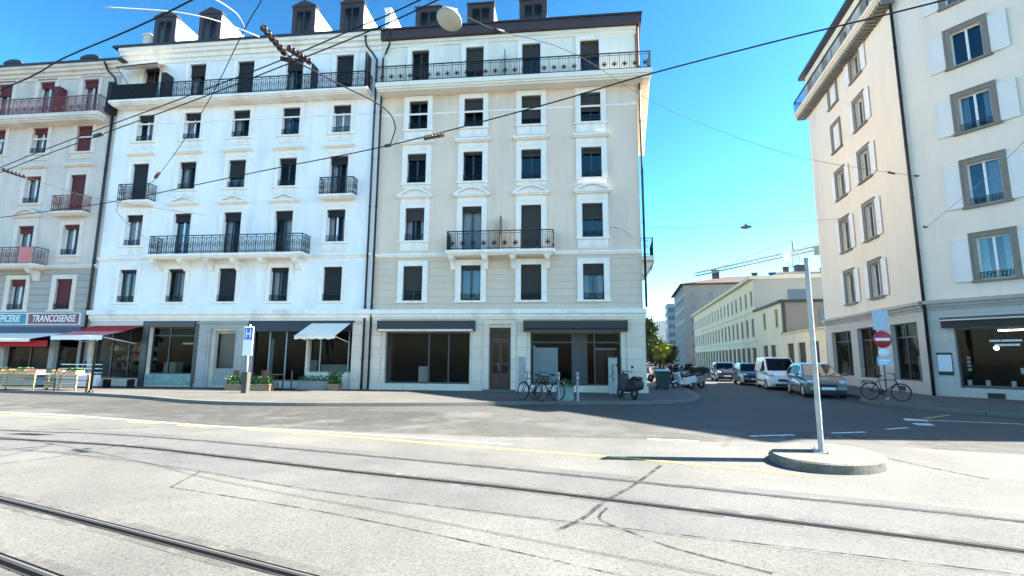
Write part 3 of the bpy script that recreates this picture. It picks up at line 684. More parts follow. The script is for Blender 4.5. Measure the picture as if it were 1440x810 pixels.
    # ground floor: red shop, glass shop, stone portal, terrace shop
    for a, b in ((-12.45, -12.12), (-9.48, -9.2)): mb = MB(); mb.box(a, b, -.09, -.003, .12, 3.495); F.part('shop_pier', mb, M['frame_dark'])
    mb = MB(); mb.box(-15.3, -12.46, -.12, -.003, 3.26, 3.49); F.part('shop_fascia', mb, M['grey_trim'])
    mb = MB(); mb.box(-12.11, -9.49, -.13, -.003, 3.19, 3.49); F.part('shop_fascia', mb, M['frame_dark'])
    shopfront(F, -15.35, -12.45, .5, 3.25, (-14.4, -13.4), None)
    shopfront(F, -12.1, -9.5, .75, 3.2, (-11.1,), 2.75)
    mb = MB(); mb.box(-12.1, -9.5, -.05, -.003, .2, .74); F.part('stall_riser', mb, M['riser'])
    sh = MB()
    for z in (.9, 1.4, 1.9, 2.4): sh.box(-15.2, -12.6, .9, 1.25, z, z + .04, 0)
    rnd = random.Random(5)
    for z in (.94, 1.44, 1.94):
        x = -15.15
        while x < -12.75: w_ = rnd.uniform(.1, .28); sh.box(x, x + w_, .85, 1.2, z, z + rnd.uniform(.12, .36), rnd.choice((1, 2, 3, 4, 1))); x += w_ + rnd.uniform(.01, .08)
    F.part('shop_shelving', sh, [M['wood'], M['crate'], M['leaf_pl'], M['letters'], M['awn_pink']])
    sh = MB(); sh.box(-10.55, -9.95, .45, .47, 2.3, 2.38, 1); sh.box(-11.9, -11.2, .9, 1.4, .76, 1.35, 0); sh.box(-11.0, -9.6, 1.8, 2.2, .76, 1.1, 0); F.part('shop_counter', sh, [M['m_end'], M['letters']])
    sh = MB(); sh.box(-2.9, -1.4, .7, 1.1, .92, 1.3, 0); sh.box(-5.9, -5.7, .9, 1.0, .5, 2.6, 1); sh.box(-4.2, -3.6, 1.6, 2.0, .46, 1.5, 0); F.part('shop_counter', sh, [M['m_end'], M['galv_grey']])
    aw = MB(); n = 10
    for k in range(n):
        a, b = -15.3 + 2.85 * k / n, -15.3 + 2.85 * (k + 1) / n
        aw.quad((a, -.12, 3.24), (b, -.12, 3.24), (b - .45, -.75, 2.92), (a - .45, -.75, 2.92), 0)
        aw.quad((a - .45, -.75, 2.92), (b - .45, -.75, 2.92), (b - .75, -1.6, 2.66), (a - .75, -1.6, 2.66), 1)
        aw.quad((a - .75, -1.6, 2.66), (b - .75, -1.6, 2.66), (b - .75, -1.61, 2.46), (a - .75, -1.61, 2.46), 2)
    aw.tube([(-16.05, -1.6, 2.66), (-13.2, -1.6, 2.66)], .035, 6, 2); aw.tube([(-15.0, -.1, 2.3), (-15.8, -1.55, 2.63)], .02, 5, 2); aw.tube([(-12.7, -.1, 2.3), (-13.4, -1.55, 2.63)], .02, 5, 2)
    F.part('awning', aw, [M['awn_red'], M['awn_pink'], M['letters']])
    mb = MB()                                            # portal of grey sandstone
    mb.box(-9.19, -8.55, -.16, -.003, .1, 3.1); mb.box(-7.15, -6.55, -.16, -.003, .1, 3.1); mb.box(-9.19, -6.55, -.16, -.003, 3.101, 3.495); mb.box(-9.3, -6.45, -.24, -.003, 3.35, 3.42)
    mb.box(-9.05, -8.7, -.2, -.161, .3, 2.95); mb.box(-7.02, -6.68, -.2, -.161, .3, 2.95); mb.box(-9.2, -8.52, -.22, -.004, .1, .32); mb.box(-7.18, -6.52, -.22, -.004, .1, .32)
    F.part('stone_portal', mb, M['portal'])
    mb = MB(); a, b, y = -8.5, -7.2, .2
    mb.box(a + .002, a + .12, y, y + .08, .2, 2.99); mb.box(b - .12, b - .002, y, y + .08, .2, 2.99); mb.box(a + .12, b - .12, y, y + .08, 2.85, 2.99); mb.box(a + .12, b - .12, y, y + .08, .2, .95); mb.box(a + .12, b - .12, y - .01, y + .08, .951, 1.06)
    o = F.part('door', mb, M['portal']); g = MB(); g.quad((a + .1, y + .05, .9), (b - .1, y + .05, .9), (b - .1, y + .05, 2.9), (a + .1, y + .05, 2.9)); link('pane', g.mesh('pane', M['glass'], norm=False), o)
    mb = MB(); mb.box(-8.49, -7.21, .5, .52, .21, 2.98); F.part('inner_door', mb, M['m_box'])
    mb = MB(); mb.box(-6.5, -1.0, -.1, -.003, 2.95, 3.495); mb.box(-6.52, -.9, -.16, -.004, 3.42, 3.49); F.part('shop_fascia', mb, M['navy'])
    shopfront(F, -6.4, -3.4, .45, 3.15, (-5.5, -4.6), None, frame='galv_grey', t=.06)
    shopfront(F, -3.3, -1.0, .9, 3.15, (-2.75, -1.25), None, frame='galv_grey', t=.06)
    mb = MB(); mb.box(-.95, -.42, -.1, -.003, .1, 3.3); F.part('stone_pier', mb, M['ashlar'])
    aw = MB()
    for k in range(n):
        a, b = -3.1 + 2.05 * k / n, -3.1 + 2.05 * (k + 1) / n
        aw.quad((a, -.14, 3.36), (b, -.14, 3.36), (b - .25, -1.25, 2.68), (a - .25, -1.25, 2.68)); aw.quad((a - .25, -1.25, 2.68), (b - .25, -1.25, 2.68), (b - .25, -1.26, 2.52 + .03 * (k % 2)), (a - .25, -1.26, 2.52 + .03 * (k % 2)))
    aw.tube([(-3.35, -1.25, 2.68), (-1.3, -1.25, 2.68)], .03, 6); aw.tube([(-3.05, -.1, 2.4), (-3.3, -1.22, 2.66)], .018, 5); aw.tube([(-1.1, -.1, 2.4), (-1.32, -1.22, 2.66)], .018, 5)
    F.part('awning', aw, M['awn_cream'])
    return root
white()

# ------------------------------------------------------------------ grey building at the left edge
def left():
    root = thing('apartment_building', 'weathered pale grey apartment house with maroon blinds and reddish ironwork at the left edge', 'building', W(-27.5, 0))
    F = Facade(root, AF, (27.5 * cA, 27.5 * sA))
    ucs = [-26.1, -23.1, -20.34, -17.5]; wins = []; ops = []
    rows = [(4.11, 1.7), (7.13, 1.73), (10.15, 1.6), (13.1, 1.58)]
    for r, (v, h) in enumerate(rows):
        for c, u in enumerate(ucs):
            v_, h_ = v, h
            if r == 1 and c in (0, 1, 2): v_, h_ = 6.55, 2.3
            if r == 2 and c == 3: v_, h_ = 9.5, 2.25
            wins.append((r, c, u, v_, h_))
    for c, u in enumerate(ucs): wins.append((4, c, u, 15.13, 2.4))
    for (r, c, u, v, h) in wins: ops.append((u - .5, u + .5, v, v + h))
    gf = [(-27.2, -24.6, .3, 2.7), (-24.2, -21.0, .5, 2.7), (-20.6, -17.9, .5, 2.7), (-17.6, -16.2, .2, 2.7)]
    mb = MB(); wall_front(mb, -27.5, -15.61, [(0, 3.25, 0), (3.25, 6.4, 1), (6.4, 18.0, 2)], ops + gf); shell(mb, -27.5, -15.61, 13, 0, 18.0, 2)
    F.part('wall', mb, [M['portal'], M['rustic'], M['grey_pl']])
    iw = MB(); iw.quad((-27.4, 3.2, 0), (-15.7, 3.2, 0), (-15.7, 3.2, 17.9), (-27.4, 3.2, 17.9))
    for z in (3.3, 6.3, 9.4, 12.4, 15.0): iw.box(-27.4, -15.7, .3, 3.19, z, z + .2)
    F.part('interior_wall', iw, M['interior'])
    bl = {(0, 3): .93, (0, 2): .22, (1, 2): .18, (1, 3): .14, (2, 2): .08, (2, 3): .985, (3, 2): .22, (3, 3): .985, (4, 1): .3, (4, 2): .15, (4, 3): .2}
    for (r, c, u, v, h) in wins:
        door = h > 2; top = 'seg' if (r == 1 and c == 2) else ('flat' if r == 2 else None)
        window(F, u, v, 1.0, h, s=.2, top=top, sill=not door, apron=(0 if door or r == 0 else .4), blind=bl.get((r, c), .3), bmat='blind_red', trim='grey_trim', curtain=1,
               frame='frame_white', guard=None if door or (r, c) == (3, 3) else 'iron', name='balcony_door' if door else 'window', transom=0)
    cornice(F, 'string_course', -27.5, -15.62, [(6.38, 6.47, .08), (6.47, 6.58, .15)], 'grey_trim')
    cornice(F, 'frieze_band', -27.5, -15.62, [(13.95, 14.03, .03)], 'grey_trim')
    cornice(F, 'eaves_cornice', -27.5, -15.62, [(17.6, 17.8, .06), (17.8, 18.0, .16), (18.0, 18.2, .3), (18.2, 18.36, .42)], 'grey_trim')
    balcony(F, -27.4, -16.0, 15.13, .8, .4, .98, 'rosette', iron='iron_red', stone='grey_trim')
    balcony(F, -18.5, -16.5, 9.5, .55, .22, .92, 'scroll', iron='iron_red', stone='grey_trim')
    balcony(F, -27.2, -18.7, 6.56, .8, .24, .92, 'scroll', iron='iron_red', stone='grey_trim', brackets=(-27, -24.5, -22, -19.2))
    mb = MB(); mb.box(-19.6, -18.8, -.79, -.77, 6.6, 7.45); F.part('balcony_cloth', mb, M['awn_pink'])
    mb = MB(); mb.box(-19.35, -18.95, -.5, -.08, 15.2, 16.9); F.part('folded_shutter', mb, M['blind_red'])
    mb = MB(); mb.box(-27.6, -15.3, -.5, .0, 18.361, 18.47, 0); mb.prism([(-.46, 18.45), (6, 20.9), (13, 18.45)], -27.5, -15.62, 'x', 1); F.part('roof', mb, [M['roof_dark'], M['roof_dark']])
    for u in (-23.63, -18.44): dormer(F, u, .5, 18.5, 1.15, .72, 3.4, 'roof_dark', 'grey_trim', 'arch')
    pipe(F, -15.78, .1, 16.9, top=18.3, r=.07); mb = MB(); mb.tube([(-15.78, -.12, 16.9), (-15.85, -.2, 17.4), (-16.2, -.35, 17.8), (-16.4, -.42, 18.3)], .06, 8); F.part('downpipe_bend', mb, M['pipe'])
    mb = MB(); mb.box(-15.9, -15.64, -.5, -.01, 15.2, 17.0); F.part('divider_screen', mb, M['blind_navy'])
    mb = MB(); mb.box(-27.4, -16.0, -.16, -.003, 2.86, 3.2); F.part('shop_fascia', mb, M['blue_band'])
    for g in gf[1:3]: shopfront(F, g[0], g[1], g[2], g[3], ((g[0] + g[1]) / 2,), 2.2, frame='wood_door')
    shopfront(F, *gf[0]); shopfront(F, *gf[3], frame='frame_dark')
    mb = MB(); mb.box(-20.8, -17.7, .8, .85, .5, 2.2); mb.box(-24.4, -20.9, .8, .85, .5, 2.2)
    for z in (1.0, 1.5, 2.0): mb.box(-24.2, -18.0, .45, .8, z, z + .04)
    F.part('shop_shelving', mb, M['wood_door'])
    aw = MB(); n = 14
    for k in range(n):
        a, b = -26.9 + 10.1 * k / n, -26.9 + 10.1 * (k + 1) / n
        aw.quad((a, -.18, 2.85), (b, -.18, 2.85), (b - .55, -1.5, 2.5), (a - .55, -1.5, 2.5), 0); aw.quad((a - .55, -1.5, 2.5), (b - .55, -1.5, 2.5), (b - .55, -1.51, 2.36), (a - .55, -1.51, 2.36), 0)
        aw.quad((a - .2, -.9, 2.45), (b - .2, -.9, 2.45), (b - .2, -.92, 2.12), (a - .2, -.92, 2.12), 1)
    aw.tube([(-27.45, -1.5, 2.5), (-17.35, -1.5, 2.5)], .035, 6, 0)
    F.part('awning', aw, [M['awn_cream'], M['awn_red']])
    return root
left()

def text_mesh(body, size, ext, matl, shear=0., space=1., squash=1.):
    cu = bpy.data.curves.new('lettering', 'FONT'); cu.body = body; cu.size = size; cu.extrude = ext; cu.align_x = 'CENTER'; cu.align_y = 'CENTER'; cu.shear = shear; cu.space_character = space; cu.offset = .006
    o = bpy.data.objects.new('tmp', cu); C.objects.link(o); bpy.context.view_layer.update()
    me = bpy.data.meshes.new_from_object(o.evaluated_get(bpy.context.evaluated_depsgraph_get())); bpy.data.objects.remove(o); bpy.data.curves.remove(cu)
    me.transform(Matrix.Diagonal((squash, 1, 1, 1))); me.transform(Matrix.Rotation(PI / 2, 4, 'X')); me.materials.clear(); me.materials.append(matl); me.name = 'lettering'
    return me
def shop_sign(u0, u1, v0, v1, text, board, label, squash):
    t = thing('shop_sign', label, 'sign', W((u0 + u1) / 2, .0, v0), AF)
    mb = MB(); x = (u1 - u0) / 2; h = v1 - v0; mb.box(-x, x, -.09, -.004, 0, h)
    bevel(mb.build('board', M[board], t), .01)
    me = text_mesh(text, .52, .006, M['letters'], .12, 1.02, squash); o = link('lettering', me, t, (0, -.1, h * .5), 0)
    mb = MB(); mb.box(-x - .02, x + .02, -.11, -.002, h + .001, h + .04); mb.box(-x - .02, x + .02, -.11, -.002, -.04, -.001); mb.box(x + .001, x + .05, -.11, -.002, -.04, h + .04); mb.build('trim', M['letters'], t)
shop_sign(-21.6, -19.42, 3.35, 3.91, 'EPICERIE', 'teal', 'teal shop sign with white slanted capitals above the cream awning', .68)
shop_sign(-19.3, -16.25, 3.35, 3.91, 'TRANCOSENSE', 'maroon', 'maroon shop sign with white slanted capitals beside the teal one', .72)

# ------------------------------------------------------------------ ivory corner building at the right
BX = (19.19, 22.72)
def right():
    root = thing('apartment_building', 'ivory corner apartment house with white shutters and grey window stones at the right', 'building', (*BX, 0))
    FS = Facade(root, R(256.8)); FF = Facade(root, R(-58)); LF = 14.8
    rows = [(5.15, 1.88), (8.45, 1.95), (11.9, 1.68), (15.08, 1.68), (18.12, 1.5)]
    # street side (u negative going away from the corner)
    ops = []; cs = (-4.15, -7.4)
    for (v, h) in rows:
        for u in cs: ops.append((u - .5, u + .5, v, v + h))
    att = [(u - .45, u + .45, 20.15, 22.0) for u in (-2.3, -5.2, -8.1, -10.8)]
    gs = [(-10.95, -8.0, .72, 3.5), (-7.1, -4.75, .68, 3.55), (-3.22, -.75, .7, 3.52)]
    mb = MB(); wall_front(mb, -11.85, 0, [(0, 4.12, 0), (4.12, 22.6, 1)], ops + gs + att)
    F0 = FS.part('wall', mb, [M['r_stone'], M['r_cream']])
    # front side
    cf = (2.62, 6.0, 9.4, 12.8); of = []
    for (v, h) in rows:
        for u in cf: of.append((u - .54, u + .54, v, v + h))
    gf = [(.95, 6.0, .52, 3.12), (7.2, 12.0, .52, 3.12)]
    mb = MB(); wall_front(mb, 0, LF, [(0, 4.12, 0), (4.12, 20.2, 1)], of + gf); FF.part('wall', mb, [M['r_stone'], M['r_white']])
    # rest of the shell, floor plan corners in root space
    A = Vector(FS.P(-11.85, 0)); D = Vector(FF.P(LF, 0)); E = D + Vector((12, 6, 0)); G = A + Vector((16, -2.2, 0))
    mb = MB()
    for p, q in ((D, E), (E, G), (G, A)): mb.quad((p.x, p.y, 0), (q.x, q.y, 0), (q.x, q.y, 20.2), (p.x, p.y, 20.2))
    mb.add([(p.x, p.y, 20.2) for p in (Vector((0, 0, 0)), D, E, G, A)], [(0, 1, 2, 3, 4)])
    mb.build('rear_wall', M['r_white'], root)
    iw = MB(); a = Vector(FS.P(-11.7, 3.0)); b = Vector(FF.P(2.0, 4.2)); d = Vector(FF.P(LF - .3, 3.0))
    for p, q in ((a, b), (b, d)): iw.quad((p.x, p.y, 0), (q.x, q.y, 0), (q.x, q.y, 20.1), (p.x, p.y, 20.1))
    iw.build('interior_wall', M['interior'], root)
    def shutters(F, u, v, h, hw, w=.58, closed=False):
        for sg in (-1, 1):
            mb = MB(); x0, x1 = (hw, hw + w) if not closed else (.01, hw - .24)
            x0, x1 = sorted((sg * x0, sg * x1)); y0, y1 = (-.075, -.03) if not closed else (.02, .06)
            t = .055
            mb.box(x0, x0 + t, y0, y1, 0, h); mb.box(x1 - t, x1, y0, y1, 0, h)
            for z0 in (0, h * .38, h - t): mb.box(x0 + t, x1 - t, y0, y1, z0, z0 + t)
            mb.box(x0 + t, x1 - t, y0 + .012, y1 - .008, t, h - t)
            F.part('shutter', cached(('sh', h, hw, w, closed, sg), lambda: mb.mesh('shutter', M['shutter'])), u=u, v=v)
    for r, (v, h) in enumerate(rows):
        for i, u in enumerate(cs):
            closed = i == 1 and r >= 3
            window(FS, u, v, 1.0, h, s=.2, trim='r_sur', frame='frame_white', curtain=1 if not closed else 0, blind=.0, pane='glass_sky')
            shutters(FS, u, v - .02, h + .1, .74, .55, closed)
        for u in cf:
            window(FF, u, v, 1.08, h, s=.2, trim='r_sur', frame='frame_white', curtain=(1, 3, 1, 0, 1)[r], guard='iron' if r < 3 else None, pane='glass_sky')
            shutters(FF, u, v - .02, h + .05, .78, .6)
    for F, a, b in ((FS, -11.85, -.02), (FF, .02, LF)):
        cornice(F, 'cornice', a, b, [(4.0, 4.12, .05), (4.12, 4.26, .12), (4.26, 4.42, .22)], 'portal')
    # crowning balcony, dentils and attic on the street side
    balcony(FS, -12.55, .6, 20.1, .75, .35, .95, 'plain', stone='r_cream', ends=(1, 0))
    mb = MB(); 
    for k in range(46): u = -12.3 + k * .28; mb.box(u, u + .15, -.6, -.004, 19.5, 19.748)
    FS.part('dentil_course', mb, M['r_sur'])
    for (a, b, c, d) in att: window(FS, (a + b) / 2, c, .9, d - c, s=.12, trim='r_cream', frame='frame_white', sill=False, curtain=1); shutters(FS, (a + b) / 2, c, d - c, .6, .45)
    mb = MB()
    pts = [Vector(FS.P(-12.2, -.35)), Vector(FS.P(.2, -.35)), Vector(FF.P(9.5, .9)), Vector(FF.P(9.5, 8)), Vector(FS.P(-12.2, 11))]
    mb.prism([(p.x, p.y) for p in pts], 22.6, 22.85, 'z', 0)
    q = [Vector(FS.P(-11.8, 0)), Vector(FS.P(-.6, .6)), Vector(FF.P(9.2, 1.2)), Vector(FF.P(9.2, 8)), Vector(FS.P(-11.8, 10.5))]
    for i in range(1, 5): p, r_ = q[i], q[(i + 1) % 5]; mb.quad((p.x, p.y, 20.2), (r_.x, r_.y, 20.2), (r_.x, r_.y, 22.6), (p.x, p.y, 22.6), 1)
    mb.quad((*FS.P(0, 0)[:2], 20.2), (q[1].x, q[1].y, 20.2), (q[1].x, q[1].y, 22.6), (*FS.P(0, 0)[:2], 22.6), 1)
    mb.build('roof', [M['roof_dark'], M['r_cream']], root)
    mb = MB(); 
    cc = [Vector(FF.P(-.05, -.4)), Vector(FF.P(LF + .3, -.4)), Vector(FF.P(LF + .3, 1)), Vector(FF.P(.3, 1))]; mb.prism([(p.x, p.y) for p in cc], 20.201, 20.5, 'z'); mb.build('eaves', M['r_cream'], root)
    pipe(FF, .04, .12, 20.0, r=.07)
    # shop windows
    for g, ml in zip(gs, ((-9.0,), (-6.0,), (-2.2, -1.2))): shopfront(FS, *g, ml, 2.85, frame='frame_dark', t=.06)
    for g, ml in zip(gf, ((3.45,), (9.6,))): shopfront(FF, *g, ml, None, frame='frame_dark')
    mb = MB(); mb.box(-1.05, -.72, .05, .12, .12, 1.9); FS.part('service_door', mb, M['frame_dark'])
    for F, u, v in ((FS, -2.6, .3), (FF, 2.1, .24), (FS, -9.9, .3)):
        mb = MB(); mb.box(u - .27, u + .27, -.03, -.002, v - .11, v + .11); [mb.box(u - .25, u + .25, -.04, -.031, v - .09 + .05 * k, v - .07 + .05 * k) for k in range(4)]; F.part('cellar_vent', mb, M['black'])
    mb = MB(); mb.box(.62, 6.3, -.3, -.003, 3.14, 3.5, 0); mb.box(.6, 6.32, -.36, -.002, 3.501, 3.6, 1); mb.box(.6, 6.32, -.37, -.3, 3.44, 3.5, 2); bevel(FF.part('rolled_awning', mb, [M['blind_grey'], M['frame_dark'], M['grey_trim']]), .015)
    # display inside the front shop: ledge, price cards, lamps and white window lettering strokes
    mb = MB(); mb.box(1.0, 5.95, .36, 1.0, .55, .62, 0)
    for k, u in enumerate((1.1, 1.7, 2.5, 3.3, 4.1, 5.0)): mb.box(u, u + .14, .45, .5, .63, .86, 1)
    for k in range(4): mb.box(1.12, 1.24, .6, .66, 1.25 + .17 * k, 1.36 + .17 * k, 1)
    mb.box(2.75, 3.15, .8, .84, 1.15, 1.4, 1); FF.part('window_display', mb, [M['r_stone'], M['letters']])
    mb = MB()
    for u in (2.0, 3.7): mb.ball((u, 1.2, 2.25), .09, 1); mb.tube([(u, 1.2, 2.33), (u, 1.2, 3.1)], .01, 5, 0)
    mb.tube([(2.2, .9, 3.0), (3.1, .9, 3.0)], .03, 6, 1); FF.part('shop_lamps', mb, [M['black'], M['lit']])
    for a, b, z in ((2.05, 2.35, 2.5), (2.42, 3.0, 2.5), (2.2, 2.5, 2.32), (2.56, 2.95, 2.32)):
        mb = MB(); x = a
        while x < b: mb.box(x, x + .05, .212, .216, z, z + .085); mb.box(x + .05, x + .07, .212, .216, z, z + .02); x += .07
        FF.part('window_lettering', mb, M['letters'])
    return root, FS, FF
RB, FS, FF = right()
def wfront(u, d, z): p = FF.P(u, -d); return (BX[0] + p[0], BX[1] + p[1], z)

# ------------------------------------------------------------------ the cream office range along the side street and houses beyond
AS = R(76.8); sd = Vector((math.cos(AS), math.sin(AS), 0))
def ST(t, out=0., z=0.):     # point on the right-hand building line of the side street, t metres from the corner, 'out' towards the street
    return (BX[0] + sd.x * t - sd.y * out, BX[1] + sd.y * t + sd.x * out, z)
def office():
    p0 = ST(12.0)
    root = thing('office_building', 'long cream three storey office range with arcade and narrow windows on the side street', 'building', p0)
    F = Facade(root, R(256.8), (0, 0))      # u = -(t-12)
    U = lambda t: 12.0 - t
    ops = []
    arc = [(t - .85, t + .85) for t in (14.2, 17.0, 19.8, 22.4, 25.0, 27.6, 30.2)]
    for a, b in arc: ops.append((U(b), U(a), .15, 3.05))
    mid = [(t - .5, t + .5) for t in (23.3, 27.4)]
    for a, b in mid: ops.append((U(b), U(a), 4.6, 6.3))
    tt = [32.2 + 2.6 * k for k in range(19)]
    for k, t in enumerate(tt):
        ops.append((U(t + .62), U(t - .62), 4.1, 6.15)); ops.append((U(t + .5), U(t - .5), 7.45, 9.2)); ops.append((U(t + .95), U(t - .95), .15, 2.95))
    mb = MB()
    for (t0, t1, top) in ((12.0, 21.7, 3.9), (21.7, 30.9, 6.75), (30.9, 80.5, 10.3)):
        o = [q for q in ops if U(t1) <= q[0] and q[1] <= U(t0)]
        wall_front(mb, U(t1), U(t0), [(0, top, 0)], o, .13)
        Dp = 26
        mb.quad((U(t0), 0, 0), (U(t0), Dp, 0), (U(t0), Dp, top), (U(t0), 0, top), 1 if top > 5 else 0); mb.quad((U(t1), 0, top), (U(t0), 0, top), (U(t0), Dp, top), (U(t1), Dp, top), 2)
    mb.quad((U(80.5), 0, 0), (U(80.5), 26, 0), (U(80.5), 26, 10.3), (U(80.5), 0, 10.3), 1); mb.quad((U(80.5), 26, 0), (U(12), 26, 0), (U(12), 26, 10.3), (U(80.5), 26, 10.3), 1)
    F.part('wall', mb, [M['m_cream'], M['m_end'], M['zinc']])
    cl = MB()
    # grey clad gable of the middle block facing the main road
    cl.box(U(21.69), U(21.5), .02, 12, 4.0, 6.9, 0); F.part('clad_gable', cl, M['m_box'])
    tr = MB(); tr.box(U(30.9), U(21.4), -.25, .1, 6.751, 6.95); tr.box(U(21.45), U(21.35), -.2, 12.2, 6.75, 7.0); tr.box(U(21.45), U(21.35), -.2, 12.2, 3.9, 4.05); tr.box(U(21.45), U(21.4), .0, .25, 4.05, 6.75); F.part('dark_trim', tr, M['roof_dark'])
    w = MB(); w.box(U(21.499), U(21.44), 3.0, 3.8, 4.7, 6.1); F.part('gable_window', w, M['far_glass'])
    for a, b in ((3.4, 5.6), (9.4, 11.2)): w = MB(); w.box(U(30.88), U(30.8), a, b, 8.0, 9.1); F.part('gable_window', w, M['far_glass'])
    cor = MB(); cor.box(U(80.6), U(30.7), -.5, .3, 10.301, 10.65); cor.box(U(80.5), U(30.85), -.12, -.003, 6.75, 6.95); cor.box(U(80.5), U(30.85), -.08, -.004, 3.55, 3.75); cor.box(U(30.89), U(30.6), -.5, 26.1, 10.301, 10.651); cor.box(U(21.69), U(11.9), -.15, .2, 3.901, 4.0)
    cor.box(U(80.5), U(32.5), 2.5, 14, 10.66, 11.0); F.part('cornice', cor, M['m_trim'])
    gl = MB(); gl.box(U(80.4), U(12.1), .131, .17, .1, 3.1, 0); F.part('arcade_glazing', gl, M['m_win'])
    for k, t in enumerate(tt):
        for (v, h, w_) in ((4.1, 2.05, 1.24), (7.45, 1.75, 1.0)):
            me = cached(('ow', h), lambda: _ow(w_, h)); F.part('window', me, u=U(t), v=v)
    for t in (23.3, 27.4): F.part('window', cached(('ow', 1.7), lambda: _ow(1.0, 1.7)), u=U(t), v=4.6)
    return root
def _ow(w, h):
    mb = MB(); x = w / 2; mb.quad((-x + .03, .09, .03), (x - .03, .09, .03), (x - .03, .09, h - .03), (-x + .03, .09, h - .03), 1)
    for a, b in ((-x + .002, -x + .05), (x - .05, x - .002), (-.02, .02)): mb.box(a, b, .06, .1, .002, h - .002, 0)
    mb.box(-x + .05, x - .05, .06, .099, h - .05, h - .002, 0); mb.box(-x + .05, x - .05, .06, .099, .002, .05, 0); mb.box(-x - .06, x + .06, -.05, .05, -.08, -.002, 2)
    return mb.mesh('window', [M['m_trim'], M['m_win'], M['m_trim']])
office()

def grid_building(name, label, cat, loc, ang, Wd, D, Hh, wallm, winm, cols_f, cols_s, rows, vb, step, hw, hh, roof=None, roofh=3.5, sides=True):
    root = thing(name, label, cat, loc, ang); mb = MB()
    def face(P, Lw, cols):
        for c in range(cols):
            for r in range(rows):
                u = Lw * (c + .5) / cols; v = vb + r * step
                wb = MB(); wb.box(-hw, hw, -.04, .06, 0, hh, 0); wb.box(-hw - .1, hw + .1, -.12, .0, -.12, -.002, 1); wb.box(-.04, .04, -.06, -.041, 0, hh, 1)
                p, rz = P(u); link('window', cached((name, 'w', hw, hh), lambda: wb.mesh('window', [M[winm], M[wallm]])), root, (p[0], p[1], v), rz)
    mb.box(0, Wd, 0, D, 0, Hh); mb.box(-.15, Wd + .15, -.15, D + .15, Hh - 3.3, Hh - 3.1); mb.build('wall', M[wallm], root)
    face(lambda u: ((u, -.001), 0), Wd, cols_f); face(lambda u: ((-.001, D - u), -PI / 2), D, cols_s)
    if roof:
        rb = MB(); e = .8; rd = min(Wd, D) / 2
        b = [(-e, -e), (Wd + e, -e), (Wd + e, D + e), (-e, D + e)]
        if Wd >= D: t = [(rd, D / 2), (Wd - rd, D / 2)]; fs = [(0, 1, 5, 4), (1, 2, 5), (2, 3, 4, 5), (3, 0, 4), (3, 2, 1, 0)]
        else: t = [(Wd / 2, rd), (Wd / 2, D - rd)]; fs = [(0, 1, 4), (1, 2, 5, 4), (2, 3, 5), (3, 0, 4, 5), (3, 2, 1, 0)]
        rb.add([(*p, Hh + .25) for p in b] + [(*p, Hh + roofh) for p in t], fs); rb.box(-e, Wd + e, -e, D + e, Hh + .001, Hh + .249); rf = rb.build('roof', M[roof], root)
        for (x, y, s) in ((Wd * .25, D * .35, 1.6), (Wd * .55, D * .6, 1.2), (Wd * .7, D * .3, 1.0)):
            cb = MB(); cb.box(x - s / 2, x + s / 2, y - .5, y + .5, Hh, Hh + roofh + .9); cb.box(x - s / 2 - .1, x + s / 2 + .1, y - .6, y + .6, Hh + roofh + .9, Hh + roofh + 1.1); cb.build('chimney', M['frame_brown'], rf)
    return root
grid_building('apartment_building', 'grey apartment house with red brown hipped roof rising beyond the cream office range', 'building', ST(92, .5), R(-13.2), 34, 24, 18.6, 'far_grey', 'far_glass', 9, 7, 6, 1.2, 2.95, .5, .85, 'roof_tile', 3.6)
grid_building('office_tower', 'pale blue grey tower block with glazed bands at the end of the side street', 'tower', (47.6, 150, 0), R(-13), 5.4, 8, 18.4, 'far_tower', 'far_glass', 2, 4, 7, .8, 2.5, .9, 1.4)
grid_building('apartment_building', 'low pale house with flat roof between the cream range and the ivory corner house', 'building', (41.5, 74, 0), R(-8), 16, 10, 14.6, 'm_end', 'far_glass', 5, 3, 4, 1.5, 3.3, .6, 1.3, 'zinc', .9)
grid_building('apartment_building', 'long white apartment house with red tile roof far behind the crane', 'building', (55, 122, 0), R(-10), 46, 14, 19.6, 'grey_trim', 'far_glass', 12, 3, 7, 1.5, 3.0, .5, 1.2, 'roof_tile', 3.2)

# ------------------------------------------------------------------ hill, ground, road
def poly_sheet(pts, z, mb, m=0): mb.add([(x, y, z) for x, y in pts], [tuple(range(len(pts)))], m)
gm = MB(); gm.quad((-690, -55, -.02), (3090, -55, -.02), (3090, 3490, -.02), (-690, 3490, -.02)); struct('ground', gm, M['pavement'])
gm = MB()
for i in range(40):
    for j in range(44):
        x, y = -60 + 4 * i, -24 + 4 * j; gm.quad((x, y, 0), (x + 4, y, 0), (x + 4, y + 4, 0), (x, y + 4, 0))
struct('road', gm, M['asphalt'])
CL = [(-40, 21.5), (-23, 17.4), (-15.36, 15.13), (-12.69, 14.53), (-7.37, 12.51), (-4.83, 11.89), (-2.4, 11.35), (.02, 10.9), (2.2, 10.9), (4.0, 10.5), (6.6, 10.5), (9.1, 9.4), (14, 5.5), (24, -2)]  # stretch by the island pushed out to the shadow edge, painting sunlit ground paler
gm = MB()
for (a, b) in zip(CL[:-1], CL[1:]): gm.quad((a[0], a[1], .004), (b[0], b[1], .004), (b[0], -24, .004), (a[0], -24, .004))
struct('tram_bed', gm, M['concrete'])
